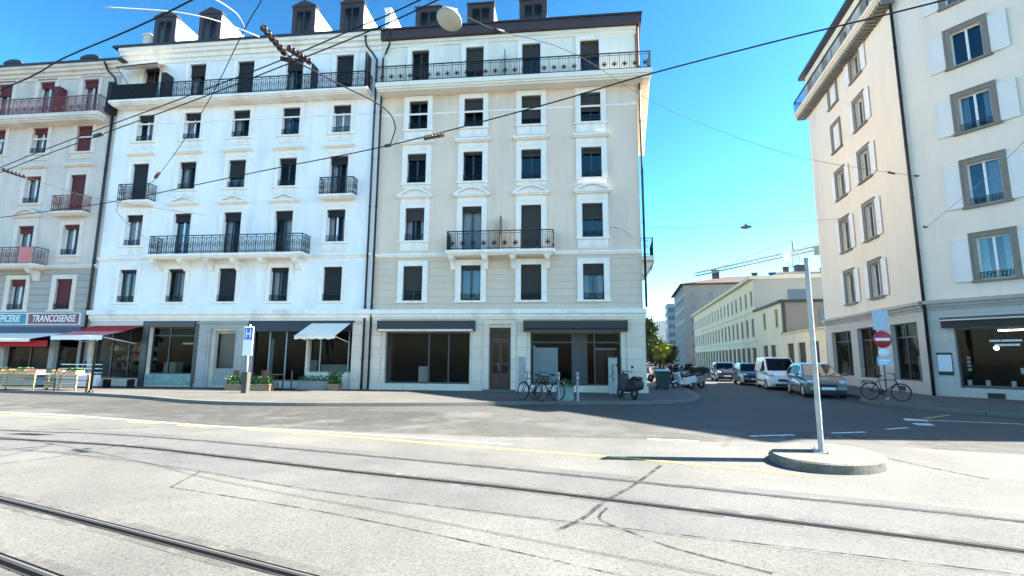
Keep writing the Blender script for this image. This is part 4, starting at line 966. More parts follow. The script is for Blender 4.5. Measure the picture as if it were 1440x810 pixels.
D_ = [(-20, 13.9), (-11.66, 11.9), (-9.07, 11.45), (-6.89, 10.85), (-4.58, 10.0), (-1.9, 8.95), (.02, 8.2), (3.09, 6.9), (5.5, 5.85), (11, 3.0)]; J_ = [(12, 1.2), (8, 2.65), (4.1, 4.15), (.02, 5.58), (-2.65, 6.6), (-5.1, 7.77), (-7.78, 8.8), (-13, 10.35), (-20, 11.6)]
gm = MB(); gm.add([(x, y, .0058) for x, y in D_ + J_], [tuple(range(len(D_) + len(J_)))]); struct('track_slab', gm, M['slab'])
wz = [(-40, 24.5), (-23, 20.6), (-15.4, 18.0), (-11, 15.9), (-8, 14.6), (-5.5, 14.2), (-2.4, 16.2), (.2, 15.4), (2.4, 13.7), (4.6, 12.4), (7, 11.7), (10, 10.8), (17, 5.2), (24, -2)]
gm = MB(); gm.add([(x, y, .002) for x, y in wz + CL[::-1]], [tuple(range(len(wz) + len(CL)))]); struct('worn_sunlit_lane', gm, M['asphalt_worn_sunlit'])  # right side roughly follows the building's shadow edge, so sunlit brightness is painted in
gm = MB(); poly_sheet([(-17.5, 17.2), (-12.2, 15.0), (-6.6, 12.9), (-3.0, 12.2), (-1.6, 13.6), (-2.4, 15.6), (-4.4, 17.0), (-8.2, 17.1), (-11, 17.7), (-14.4, 19.5)], .004, gm); struct('asphalt_patch', gm, M['asphalt_patch'])

def smooth_line(pts, n=6):
    out = []
    P = [Vector((*p, 0)) for p in pts]
    for i in range(len(P) - 1):
        p0, p1, p2, p3 = P[max(i - 1, 0)], P[i], P[i + 1], P[min(i + 2, len(P) - 1)]
        for k in range(n):
            t = k / n; q = .5 * ((2 * p1) + (p2 - p0) * t + (2 * p0 - 5 * p1 + 4 * p2 - p3) * t * t + (3 * p1 - p0 - 3 * p2 + p3) * t ** 3); out.append((q.x, q.y))
    out.append(pts[-1]); return out
def strip(mb, pts, w, z, m=0, z1=None):
    P = [Vector((*p, 0)) for p in pts]; L = []; Rr = []
    for i, p in enumerate(P):
        t = (P[min(i + 1, len(P) - 1)] - P[max(i - 1, 0)]).normalized(); n = Vector((-t.y, t.x, 0)) * (w / 2); L.append(p + n); Rr.append(p - n)
    for i in range(len(P) - 1):
        if z1 is None: mb.quad((*L[i][:2], z), (*Rr[i][:2], z), (*Rr[i + 1][:2], z), (*L[i + 1][:2], z), m)
        else:
            a, b, c, d = L[i], Rr[i], Rr[i + 1], L[i + 1]
            mb.quad((*a[:2], z1), (*b[:2], z1), (*c[:2], z1), (*d[:2], z1), m); mb.quad((*a[:2], z), (*a[:2], z1), (*d[:2], z1), (*d[:2], z), m); mb.quad((*b[:2], z), (*b[:2], z1), (*c[:2], z1), (*c[:2], z), m)
def pavement(kerb, inner, name):
    k = smooth_line(kerb); mb = MB(); poly = k + inner; poly_sheet(poly, .12, mb); mb.prism([(x, y) for x, y in poly], -.01, .119, 'z'); struct(name, mb, M['pavement'])
    kb = MB(); strip(kb, k, .16, .0, 0, .126); struct('kerb', kb, M['kerb'])
pavement([(-46, 27.4), (-34, 25.2), (-23.1, 22.67), (-19.07, 21.71), (-14.58, 19.82), (-11.2, 18.0), (-8, 17.35), (-4, 17.6), (-.7, 18.1), (1.2, 18.55), (4.3, 18.7), (6.2, 19.2), (7.6, 20.6), (8.5, 23.4), (13.4, 44), (20.5, 75), (30, 116)],
         [(26, 116), (8.2, 26), (8.0, 25.5), (-46, 31)], 'pavement')
pavement([(38.0, 116), (24.2, 58), (16.1, 24.4), (15.3, 21.8), (14.3, 20.4), (13.85, 18.74), (14.19, 17.26), (14.73, 16.0), (15.6, 14.6), (18, 11.0), (22, 5), (27, -3)], [(36, -3), (32, 9), (24, 30), (46, 116)], 'pavement')

def mark(name, pts, w, m, z=.0095, sm=True): mb = MB(); strip(mb, smooth_line(pts) if sm else pts, w, z, 0); struct(name, mb, M[m])
mark('yellow_line', [(-6.2, 11.82), (-3.34, 10.8), (-1.09, 9.86), (1.86, 8.79), (3.2, 8.16), (4.3, 7.6)], .13, 'yellow')
for a, b in (((-14.6, 14.4), (-11.8, 13.55)), ((-9.9, 13.05), (-8.9, 12.7)), ((-8.2, 12.45), (-7.2, 12.1))): mark('yellow_dash', [a, b], .12, 'yellow', sm=False)
for a, b in (((5.29, 11.24), (6.42, 11.48)), ((7.48, 11.79), (8.4, 11.99)), ((9.27, 12.49), (10.04, 12.78)), ((11.83, 14.43), (13.84, 13.62)), ((2.9, 10.75), (3.9, 10.55))): mark('white_dash', [a, b], .11, 'roadwhite', sm=False)
mark('yellow_dash', [(12.12, 14.78), (13.72, 15.76)], .11, 'yellow', sm=False)
mark('white_line', [(-24, 17.5), (-15.3, 14.98), (-12.69, 14.33), (-7.37, 12.35), (-4.83, 11.65), (-2, 10.75), (.02, 10.0)], .05, 'roadwhite')
mb = MB(); poly_sheet([(11.2, 14.3), (11.7, 14.1), (11.9, 14.5), (11.5, 14.8)],   .0095, mb); poly_sheet([(10.7, 13.3), (11.1, 13.2), (11.3, 13.6), (10.9, 13.75)], .0095, mb); struct('yield_marks', mb, M['roadwhite'])
# sealed joints and tar in the concrete
for pts, w in (([(-13, 10.4), (-7.78, 8.86), (-5.1, 7.82), (-2.65, 6.65), (.02, 5.63), (4.1, 4.2), (8, 2.7)], .022), ([(-4.42, 6.68), (-2.11, 5.72), (.01, 4.63), (2, 3.5)], .02), ([(-4.42, 6.68), (-4.6, 7.6)], .03), ([(-7.99, 7.99), (-7.53, 8.87), (-7.4, 10.38)], .03), ([(-11, 9.4), (-7.6, 8.95), (-5.6, 8.86)], .02),
               ([(.44, 5.14), (.75, 5.5), (1.11, 6.13), (1.7, 7.0), (2.41, 8.19)], .06), ([(1.1, 5.9), (.95, 5.5), (1.2, 5.1), (1.5, 4.7), (2.1, 4.2)], .035), ([(-11.4, 11.5), (-9.6, 11.75), (-8.6, 12.0)], .05), ([(6.56, 8.9), (6.7, 8.1), (6.9, 7.4)], .04)):
    mark('sealed_joint', pts, w, 'tar_soft', .009)
mb = MB(); poly_sheet([(-10.9, 10.9), (-10.1, 10.75), (-9.8, 10.9), (-10.6, 11.05)], .0098, mb); struct('drain_cover', mb, M['tar'])
# tram rails: running head, groove and keeper flange
def rail(pts, label, k=1.0, dull=False, band=True):
    t = thing('tram_rail', label, 'rail', (*pts[0], 0)); pl = smooth_line([(x - pts[0][0], y - pts[0][1]) for x, y in pts], 8)
    def off(d, pl=pl):
        o = []; P = [Vector((*p, 0)) for p in pl]
        for i, p in enumerate(P): tt = (P[min(i + 1, len(P) - 1)] - P[max(i - 1, 0)]).normalized(); o.append((p.x - tt.y * d, p.y + tt.x * d))
        return o
    a = MB(); strip(a, pl, .05 * k, .0, 0, .013); a.build('rail_head', M['steel_dull' if dull else 'steel'], t)
    if not dull and band:
        a = MB(); strip(a, off(.012), .014 * k, .0134); a.build('running_band', M['steel_bright'], t)
    g = MB(); strip(g, off(-.048 * k), .045 * k, .0112); strip(g, off(.036 * k), .02 * k, .0112); g.build('groove', M['steel_dull' if dull else 'groove'], t)
    e = MB(); strip(e, off(.0), (.34 if not dull else .22), .0075); struct('rail_bed', e, M['track_dirt'], loc=(*pts[0], 0))
    f = MB(); strip(f, off(-.08 * k), .018 * k, .0, 0, .012); f.build('keeper_flange', M['steel_dull' if dull else 'steel'], t)
rail([(-40, 20.3), (-26, 15.0), (-16, 11.4), (-10.4, 8.0), (-6.22, 6.2), (-2.59, 4.56), (3, 1.95), (9, -.9)], 'steel tram rail running through the pale concrete nearest but one to the camera')
rail([(-40, 19.4), (-26, 14.1), (-16, 10.4), (-10, 7.1), (-4.0, 4.28), (1, 1.95), (8, -1.4)], 'steel tram rail in the lower left corner nearest the camera')
rail([(-40, 16.0), (-20, 12.35), (-13, 10.9), (-10.43, 10.35), (-7.33, 9.62), (-4.6, 8.55), (-2.31, 7.62), (.02, 6.75), (2.2, 5.8), (4.62, 4.7), (10, 2.0)], 'dark grooved tram rail crossing the middle of the road', .9, band=False)
rail([(-40, 17.2), (-20, 13.5), (-11.66, 11.5), (-9.07, 11.07), (-6.89, 10.45), (-4.58, 9.62), (-1.9, 8.6), (.02, 7.85), (3.09, 6.55), (5.5, 5.5), (11, 2.6)], 'faint far tram rail beside the yellow road line', .6, True)

# traffic island
isl = [(4.36, 8.62), (4.32, 8.2), (4.42, 7.9), (4.7, 7.68), (5.1, 7.6), (5.55, 7.72), (5.95, 8.05), (6.18, 8.5), (6.2, 8.9), (6.0, 9.3), (5.6, 9.5), (5.15, 9.42), (4.75, 9.1)]
sm_ = smooth_line(isl + [isl[0]], 5)[:-1]
cx = sum(p[0] for p in isl) / 13; cy = sum(p[1] for p in isl) / 13
mb = MB(); n = len(sm_)
rings = [[(x, y, 0) for x, y in sm_], [(x, y, .135) for x, y in sm_], [(cx + (x - cx) * .975, cy + (y - cy) * .975, .16) for x, y in sm_], [(cx + (x - cx) * .82, cy + (y - cy) * .82, .162) for x, y in sm_]]
for a, b, m in ((0, 1, 0), (1, 2, 0), (2, 3, 0)): mb.add(rings[a] + rings[b], [(i, (i + 1) % n, n + (i + 1) % n, n + i) for i in range(n)], m)
mb.add(rings[3], [tuple(range(n))], 1)
struct('traffic_island', mb, [ground_mat('island concrete kerb', (.13, .122, .1), .35, .6, 1.6), M['concrete']])
PB = (5.27, 8.63)
t = thing('street_pole', 'slim white metal pole standing on the round traffic island', 'pole', (*PB, .162))
t.rotation_euler = (0, 0, math.atan2(8.63, 5.27))      # a flat sided mast: 36 cm deep, 9 cm thick
mb = MB(); rr = [(.18, -.03), (.165, -.043), (-.165, -.043), (-.18, -.03), (-.18, .03), (-.165, .043), (.165, .043), (.18, .03)]; mb.prism(rr, .012, 2.95, 'z'); mb.build('post', M['galv'], t)
mb = MB(); mb.prism([(x * .85, y * .85) for x, y in rr], 2.951, 3.28, 'z'); mb.prism([(x * .95, y) for x, y in rr], 3.281, 3.32, 'z'); mb.build('top_section', M['galv_grey'], t)
mb = MB(); mb.box(-.24, .24, -.12, .12, .0, .012); [mb.lathe([(.0, .04), (.018, .04), (.018, .012)], 8, (sx * .2, sy * .09, 0)) for sx in (-1, 1) for sy in (-1, 1)]; mb.build('base_plate', M['galv_grey'], t)
mb = MB(); mb.box(-.05, .05, -.049, -.0435, .5, .8); mb.build('service_hatch', M['galv'], t)

# hill
mb = MB(); random.seed(3); nx, ny = 60, 14
def hz(i, j):
    x = i / nx; prof = 250 - 120 * abs(x - .62) + 22 * math.sin(x * 17) + 12 * math.sin(x * 41 + 1); return max(0, prof * math.sin(min(1, j / ny * 1.3) * PI / 2) - 4)
vs = [(-600 + 3600 * i / nx, 2500 + 900 * j / ny, hz(i, j) + random.uniform(-5, 5) * (j > 0)) for j in range(ny + 1) for i in range(nx + 1)]
mb.add(vs, [(j * (nx + 1) + i, j * (nx + 1) + i + 1, (j + 1) * (nx + 1) + i + 1, (j + 1) * (nx + 1) + i) for j in range(ny) for i in range(nx)], 0, True)
struct('hill', mb, M['hill'])

# ------------------------------------------------------------------ overhead lines
def wire(pts, r, m, label, name='overhead_wire', extra=None, cat='cable', sag=0.):
    t = thing(name, label, cat, pts[0]); o = Vector(pts[0]); P = [Vector(p) - o for p in pts]
    if len(P) > 2:
        q = []
        for i in range(len(P) - 1):
            p0, p1, p2, p3 = P[max(i - 1, 0)], P[i], P[i + 1], P[min(i + 2, len(P) - 1)]
            for k in range(4):
                s_ = k / 4; q.append(.5 * ((2 * p1) + (p2 - p0) * s_ + (2 * p0 - 5 * p1 + 4 * p2 - p3) * s_ * s_ + (3 * p1 - p0 - 3 * p2 + p3) * s_ ** 3))
        P = q + [P[-1]]
    mb = MB(); mb.tube(P, r, 6); mb.build('strand', M[m], t)
    for (kind, a, b) in (extra or []):
        a, b = Vector(a) - o, Vector(b) - o; d = (b - a); mb = MB()
        if kind == 'insulator':
            n = 6; mb.tube([a, b], .018, 6)
            for k in range(n): c = a + d * ((k + .5) / n); mb.tube([c - d.normalized() * .018, c + d.normalized() * .018], .05, 8)
            mb.build('insulator', M['ceramic'], t)
        elif kind == 'clamp':
            mb.tube([a, b], .035, 8); mb.build('clamp', M['black'], t)
        elif kind == 'anchor':
            mb.lathe([(0, 0), (.09, 0), (.09, .03), (0, .04)], 10, a); mb.tube([a, b], .03, 6); mb.build('wall_anchor', M['black'], t)
    return t
wire([(-16.25, 15.1, 6), (-13.35, 14.14, 6), (-10.69, 13.16, 6), (-5.95, 11.04, 6), (-2.58, 9.58, 6)][::-1] and [(-26, 18.4, 6), (-16.25, 15.1, 6), (-13.35, 14.14, 6), (-10.69, 13.16, 6), (-5.95, 11.04, 6), (-2.58, 9.58, 6), (.47, 7.93, 6), (1.99, 7.0, 6), (3.65, 6.12, 6), (4.96, 5.48, 6), (8, 3.9, 6)], .011, 'cable',
     'dark tram contact wire crossing before the beige house, rising to the upper right', extra=[('clamp', (-2.63, 9.6, 6.0), (-2.48, 9.53, 6.0)), ('clamp', (-1.5, 9.12, 6.0), (-1.36, 9.05, 6.0)), ('insulator', (-1.72, 9.0, 5.9), (-1.3, 8.75, 5.86))])
wire([(-20, 15.2, 6), (-11.92, 10.91, 6), (-8.17, 9.02, 6), (-5.52, 7.72, 6), (-3.41, 6.66, 6), (-2.09, 5.94, 6), (-1.15, 5.42, 6), (2.5, 3.2, 6)], .009, 'cable', 'upper strand of the paired dark tram wires before the white house')
wire([(-20.3, 15.6, 6), (-12.25, 11.23, 6), (-8.16, 9.17, 6), (-5.47, 7.84, 6), (-3.35, 6.75, 6), (-1.91, 5.99, 6), (-.7, 5.27, 6), (3, 2.9, 6)], .009, 'cable', 'lower strand of the paired dark tram wires before the white house', extra=[('clamp', (-8.3, 9.22, 6), (-8.02, 9.1, 6))])
wire([(-16, 10.8, 6.2), (-8.83, 7.88, 6.2), (-6.89, 6.95, 6.2), (-5.4, 6.3, 6.2), (-4.11, 5.69, 6.2), (-1, 4.1, 6.2)], .012, 'cable', 'thick dark wire crossing the sky in the upper left corner')
wire([(-3.33, 6.69, 6.1), (-3.25, 6.87, 6.1), (-2.89, 7.39, 6.1), (-2.42, 7.95, 6.08), (-2.23, 8.35, 6.06), (-2.24, 8.81, 6.04), (-2.37, 9.19, 6.02), (-2.52, 9.55, 6.0)], .011, 'cable', 'curved grey feeder cable dropping from the insulators to the contact wire',
     name='feeder_cable', extra=[('insulator', (-3.43, 6.12, 6.15), (-3.39, 6.75, 6.15)), ('insulator', (-3.25, 6.5, 6.1), (-3.06, 6.87, 6.1)), ('clamp', (-3.42, 6.66, 6.03), (-3.2, 6.74, 6.03))])
wire([(-3.0, 5.0, 6.2), (-3.26, 5.75, 6.3), (-3.89, 6.51, 6.4), (-6.52, 9.59, 6.6), (-10.64, 13.93, 6.8), (-15.0, 18.0, 7.1), W(-12.3, .05, 7.6)], .007, 'cable', 'thin span wire slanting down across the white facade to its wall', extra=[('insulator', (-9.9, 13.15, 6.76), (-10.3, 13.57, 6.78))])
wire([(-5.4, 5.9, 6.25), (-4.79, 6.02, 6.3), (-4.42, 6.09, 6.3), (-4.08, 6.24, 6.3), (-3.7, 6.56, 6.3)], .009, 'cable_pale', 'pale sheathed cable crossing the sky before the left dormers')
wire([(-4.4, 5.4, 6.4), (-4.01, 5.89, 6.4), (-3.9, 6.05, 6.4), (-3.84, 6.24, 6.4), (-3.89, 6.51, 6.4)], .008, 'cable_pale', 'short pale curved cable hanging against the sky above the white house')
wire([(-13.0, 9.5, 6), (-11.97, 10.96, 6), (-11.86, 11.9, 6), (-11.49, 13.18, 6), (-9.47, 14.72, 6)], .006, 'cable_mid', 'thin grey wire curving down in front of the grey house at the left', extra=[('insulator', (-11.96, 11.0, 6), (-11.9, 11.5, 6))])
LM = (-1.21, 8.43, 8.0)
wire([(-3.4, 6.6, 8.0), (-1.2, 8.2, 8.05), (-.32, 9.02, 8.2), (1.45, 10.4, 8.6), (4.99, 14.2, 9.2), (12, 19.4, 10.0), wfront(.3, .0, 10.41)], .007, 'cable_mid', 'long span wire from the round street lamp to the anchor on the ivory house',
     name='span_wire', extra=[('insulator', (17.9, 22.0, 10.35), (17.4, 21.75, 10.32)), ('anchor', wfront(.3, .0, 10.41), wfront(.3, .3, 10.41)), ('clamp', (-.4, 8.95, 8.18), (-.2, 9.1, 8.22))])
t = thing('street_lamp', 'round white street lamp hanging from the span wire before the brown dormers', 'lamp', LM)
mb = MB(); mb.lathe([(0, .09), (.06, .09), (.1, .06), (.23, .02), (.25, -.02), (.24, -.035)], 24, sm=True); mb.build('housing', M['galv'], t)
mb = MB(); mb.lathe([(.235, -.03), (.2, -.06), (.1, -.075), (0, -.08)], 24); mb.build('lens', M['tower_lamp'], t)
mb = MB(); mb.tube([(0, 0, .09), (0, -.1, .16)], .02, 6); mb.box(-.12, .12, -.12, -.08, .12, .17); mb.build('hanger', M['cable_pale'], t)
t.rotation_euler = (R(-16), R(12), 0)
wa = (7.6, 27.2, 9.1); wb = (20.75, 29.65, 10.44); pm = (13.95, 28.5, 9.72)
wire([wa, (10.5, 27.8, 9.3), pm, (17.5, 29.1, 10.05), wb], .012, 'galv_grey', 'span wire across the side street carrying the hanging lamp', name='span_wire')
t = thing('street_lamp', 'small dark street lamp hanging over the side street', 'lamp', (pm[0], pm[1], pm[2] - .02))
mb = MB(); mb.lathe([(0, 0), (.04, 0), (.06, -.08), (.3, -.16), (.33, -.2), (.3, -.21), (0, -.19)], 20); mb.build('housing', M['frame_dark'], t)
mb = MB(); mb.lathe([(.26, -.205), (.2, -.26), (0, -.28)], 16); mb.build('lens', M['tower_lamp'], t)
wire([wfront(.4, 0, 7.87), (17.2, 16.8, 8.4), (15.49, 13.0, 8.9), (14, 9.5, 9.4)], .009, 'galv_grey', 'short grey stay wire anchored to the ivory front wall at the right edge', name='stay_wire', extra=[('anchor', wfront(.4, 0, 7.87), wfront(.4, .25, 7.9))])
wire([W(11.8, .03, 8.05), W(12.35, .35, 7.85), W(12.95, .05, 7.45)], .012, 'galv_grey', 'short looped cable on the beige wall near its right corner', name='wall_cable')

# ------------------------------------------------------------------ tower crane far behind
t = thing('tower_crane', 'distant lattice tower crane rising above the cream office range', 'crane', (51.5, 88, 0), 0)
def lattice(mb, a, b, w, seg):
    a, b = Vector(a), Vector(b); d = (b - a); u = d.normalized(); s1 = u.cross(Vector((0, 0, 1)) if abs(u.z) < .9 else Vector((1, 0, 0))).normalized() * w / 2; s2 = u.cross(s1).normalized() * w / 2
    cs = [s1 + s2, s1 - s2, -s1 - s2, -s1 + s2]
    for c in cs: mb.tube([a + c, b + c], .09, 4)
    for k in range(seg):
        p, q = a + d * (k / seg), a + d * ((k + 1) / seg)
        for i in range(4): mb.tube([p + cs[i], q + cs[(i + 1) % 4]], .05, 4, caps=False)
mb = MB(); lattice(mb, (0, 0, 0), (0, 0, 21.0), 1.3, 16); mb.build('mast', M['crane'], t)
mb = MB(); lattice(mb, (3.0, -4.0, 21.3), (-8.5, 26, 21.3), .7, 26); mb.build('jib', M['crane'], t)
mb = MB(); mb.tube([(0, 0, 21), (0, 0, 23.4)], .2, 6); mb.tube([(0, 0, 23.4), (-5.5, 17, 21.7)], .06, 4); mb.tube([(0, 0, 23.4), (2.6, -3.6, 21.7)], .06, 4); mb.build('tie_bars', M['crane'], t)
mb = MB(); mb.box(1.6, 3.4, -5.0, -3.4, 19.8, 21.2); mb.build('counterweight', M['far_grey'], t)
mb = MB(); mb.box(-1.6, -.7, -.5, .7, 19.7, 21.2); mb.build('operator_cab', M['sign_white'], t)

# ------------------------------------------------------------------ trees
def leaves(mb, c, rad, n, size, seed, clumps=14):
    rnd = random.Random(seed); cl = []
    for _ in range(clumps):
        a, b = rnd.uniform(0, 2 * PI), rnd.uniform(-.5, 1); r = rnd.uniform(.35, .85)
        cl.append((c[0] + rad[0] * r * math.cos(a) * math.sqrt(max(0, 1 - b * b * .8)), c[1] + rad[1] * r * math.sin(a), c[2] + rad[2] * b * .85, rnd.uniform(.28, .5)))
    for i in range(n):
        q = cl[i % clumps]; d = Vector((rnd.gauss(0, 1), rnd.gauss(0, 1), rnd.gauss(0, .8))) * .5
        p = Vector((q[0] + d.x * rad[0] * q[3], q[1] + d.y * rad[1] * q[3], q[2] + d.z * rad[2] * q[3]))
        u = Vector((rnd.gauss(0, 1), rnd.gauss(0, 1), rnd.gauss(0, .6))).normalized(); w = u.cross(Vector((rnd.random(), rnd.random(), rnd.random() + .1))).normalized(); s_ = size * rnd.uniform(.6, 1.3)
        mb.add([p - u * s_, p + w * s_ * .5, p + u * s_, p - w * s_ * .5], [(0, 1, 2, 3)])
def tree(loc, h, rad, n, size, lm, label, seed, name='street_tree'):
    t = thing(name, label, 'tree', loc, 0); rnd = random.Random(seed); mb = MB(); th = h * .45
    mb.tube([(0, 0, 0), (.03, 0, th * .5), (-.02, .04, th), (.05, 0, h * .8)], [.16, .12, .1, .03], 8)
    for k in range(6): a = k * 1.05 + rnd.random(); mb.tube([(0, 0, th * (.75 + .05 * k)), (math.cos(a) * rad[0] * .35, math.sin(a) * rad[1] * .35, th * 1.15 + .1 * k), (math.cos(a) * rad[0] * .7, math.sin(a) * rad[1] * .7, h * (.62 + .03 * k))], [.07, .05, .02], 6)
    mb.build('trunk', M['bark'], t); cb = MB(); leaves(cb, (0, 0, h - rad[2]), rad, n, size, seed); cb.build('crown', M[lm], t, norm=False)
tree((15.0, 56, .1), 6.2, (1.25, 1.6, 2.3), 5200, .17, 'leaf', 'tall dark green tree beside the beige house on the side street', 4)
tree((17.0, 57, .1), 4.2, (1.9, 1.6, 2.0), 4600, .16, 'leaf', 'lower dark green tree right of the tall one on the side street', 9)
tree((16.5, 54, .1), 3.3, (1.0, 1.0, 1.0), 2200, .13, 'leaf_sunlit', 'small sunlit yellow green tree among the dark street trees', 12)

# ------------------------------------------------------------------ vehicles
def car(name, label, loc, heading, paint, outline, cabin, wheels, hw=.86, belt=.95, roofw=.6, wr=.31, side_wins=(), van=False, group=None, screen=None, light=(1.9, .62, .70)):
    """local +x = front; outline/cabin are side profiles (x, z)"""
    t = thing(name, label, 'van' if van else 'car', loc, heading, group)
    ztop = max(z for _, z in cabin)
    def hwz(z): return hw if z < .45 else hw - (hw - .8 * hw - .02) * 0 - max(0, (z - .6)) * .06
    def cabw(z): return (hw - .03) + (roofw - hw + .03) * max(0, (z - belt)) / (ztop - belt)
    xm = max(x for x, _ in outline); xn = min(x for x, _ in outline)
    def taper(x): e = max(0, (abs(x) - (xm - .75)) / .75); return 1 - .16 * e * e
    mb = MB(); slices = [(-1, .955), (-.965, .985), (-.9, 1), (.9, 1), (.965, .985), (1, .955)]; n = len(outline); zc = .6; vs = []
    for fy, sc in slices:
        for (x, z) in outline: vs.append((x * (1 if sc == 1 else (1 - (1 - sc) * .5)), fy * hwz(z) * taper(x), zc + (z - zc) * sc))
    for s_ in range(len(slices) - 1): mb.add(vs, [(s_ * n + i, s_ * n + (i + 1) % n, (s_ + 1) * n + (i + 1) % n, (s_ + 1) * n + i) for i in range(n)], 0, True)
    mb.add(vs, [tuple(range(n)), tuple(range((len(slices) - 1) * n, len(slices) * n))], 0)
    cn = len(cabin); cvs = []; csl = [(-1, .975), (-.93, 1), (.93, 1), (1, .975)]
    for fy, sc in csl:
        for (x, z) in cabin: cvs.append((x * sc, fy * cabw(z) * (1 if sc == 1 else 1), belt - .03 + (z - belt + .03) * sc))
    for s_ in range(3): mb.add(cvs, [(s_ * cn + i, s_ * cn + (i + 1) % cn, (s_ + 1) * cn + (i + 1) % cn, (s_ + 1) * cn + i) for i in range(cn)], 0, False)
    mb.add(cvs, [tuple(range(cn)), tuple(range(3 * cn, 4 * cn))], 0)
    b = mb.build('body', M[paint], t); bevel(b, .025, 2)
    # glazing
    for sg in (-1, 1):
        for poly in side_wins:
            g = MB(); g.add([(x, sg * (cabw(z) + .004), z) for x, z in poly], [tuple(range(len(poly)))]); g.add([(x, sg * (cabw(z) - .012), z) for x, z in poly], [tuple(range(len(poly)))]); g.build('side_window', M['carglass'], t)
    (xa, za), (xb, zb) = screen; g = MB(); nx_ = Vector((zb - za, 0, xa - xb)).normalized() * .012; nx_ = nx_ if nx_.x > 0 else -nx_
    g.add([(xa + nx_.x, -cabw(za) + .1, za + nx_.z), (xa + nx_.x, cabw(za) - .1, za + nx_.z), (xb + nx_.x, cabw(zb) - .07, zb + nx_.z), (xb + nx_.x, -cabw(zb) + .07, zb + nx_.z)], [(0, 1, 2, 3)]); g.build('windscreen', M['carglass'], t)
    w = MB()
    for yy in (-.35, .25): w.tube([(xa + .03, yy, za + .0), (xa - .18, yy + .4, za + .12)], .01, 4)
    w.build('wiper', M['black'], t)
    for sg in (-1, 1):
        h = MB(); h.ball((light[0], sg * light[1], light[2]), (.15, .17, .085), 0, 12, 6); h.build('headlight', M['lens'], t)
        m_ = MB(); m_.ball((screen[0][0] - .2, sg * (hw + .12), belt + .08), (.07, .1, .075), 0, 10, 6); m_.tube([(screen[0][0] - .18, sg * (hw - .06), belt + .04), (screen[0][0] - .19, sg * (hw + .08), belt + .05)], .02, 5); m_.build('wing_mirror', M['paint_dark' if van else paint], t)
        tl = MB(); tl.box(xn - .01, xn + .06, sg * (hw - .2) - .07, sg * (hw - .2) + .07, .75, 1.0); tl.build('tail_light', M['redlens'], t)
        d = MB()
        for x in ((.35, -.65) if not van else (.55,)): d.box(x - .09, x + .09, sg * (hwz(.82) - .012) - .02, sg * (hwz(.82) - .012) + .02, .81, .84)
        for x in ((.95, -.15, -1.0) if not van else (1.05, .15, -1.1)): d.box(x - .006, x + .006, sg * hwz(.7) - .004, sg * hwz(.7) + .004, .35, belt - .04)
        d.build('door_handle', M['black'], t)
        st = MB(); st.box(-.85, .85, sg * (hw - .002) - .012, sg * (hw - .002) + .012, .44, .52); st.build('rubbing_strip', M['black'], t)
    g = MB(); g.box(xm - .07, xm + .008, -.36, .36, .5, .62); g.box(xm - .05, xm + .015, -.5, .5, .24, .36); g.build('grille', M['black'], t)
    g = MB(); g.box(xm + .002, xm + .022, -.26, .26, .38, .49); g.build('number_plate', M['plate'], t)
    ub = MB(); ub.box(xn + .15, xm - .15, -hw + .12, hw - .12, .16, .5); ub.build('underbody', M['black'], t)
    for x in wheels:
        for sg in (-1, 1):
            ty = MB(); y0 = sg * (hw - .11)
            ty.lathe([(wr * .62, -.09), (wr * .93, -.1), (wr, -.075), (wr, .075), (wr * .93, .1), (wr * .62, .09)], 24, (x, y0, wr), 'y'); tw = ty.build('wheel', M['rubber'], t)
            rm = MB(); rm.lathe([(0, .07 * sg), (wr * .2, .075 * sg), (wr * .25, .06 * sg), (wr * .3, .03 * sg)], 16, (x, y0, wr), 'y')
            rm.lathe([(wr * .56, .06 * sg), (wr * .64, .095 * sg)], 20, (x, y0, wr), 'y')
            for k in range(7): a = 2 * PI * k / 7; rm.tube([(x + wr * .18 * math.cos(a), y0 + .06 * sg, wr + wr * .18 * math.sin(a)), (x + wr * .6 * math.cos(a), y0 + .075 * sg, wr + wr * .6 * math.sin(a))], .026, 4)
            rm.build('rim', M['chrome'], tw)
    return t
def arch(cx, r, n=8): return [(cx + r * math.cos(PI * k / n), .2 + max(0, .1) + r * math.sin(PI * k / n) * .98) for k in range(n + 1)]
def outl(xf, xr, hood, wf, wrr, r=.37, tailz=.95, cowl=1.1, belt=.95):
    """closed side profile, clockwise from the front lip"""
    front = [(xf - .12, .2), (wf + r, .2)] + [(wf + r * math.cos(PI * k / 8), .22 + r * math.sin(PI * k / 8) * 1.12) for k in range(9)][0:9] + [(wf - r, .2), (wrr + r, .2)] + [(wrr + r * math.cos(PI * k / 8), .22 + r * math.sin(PI * k / 8) * 1.12) for k in range(9)] + [(wrr - r, .2), (xr + .1, .24), (xr, .4), (xr + .01, .7), (xr + .06, tailz)]
    return front + [(cowl, belt)] + hood + [(xf, .5), (xf, .34)]
MPV = dict(outline=outl(2.1, -2.08, [(1.45, .9), (1.78, .8), (1.98, .68)], 1.32, -1.3), cabin=[(-2.05, .92), (-1.86, 1.3), (-1.62, 1.47), (-.9, 1.55), (-.1, 1.55), (.3, 1.49), (1.38, .92)], wheels=(1.32, -1.3), roofw=.58,
           side_wins=([(1.0, 1.0), (.55, 1.0), (.5, 1.28)], [(.48, 1.0), (-.2, .99), (-.2, 1.42), (.22, 1.4), (.46, 1.28)], [(-.27, .99), (-1.1, .99), (-1.06, 1.42), (-.27, 1.43)], [(-1.18, 1.0), (-1.72, 1.02), (-1.55, 1.34), (-1.14, 1.4)]), screen=((1.28, .97), (.36, 1.46)))
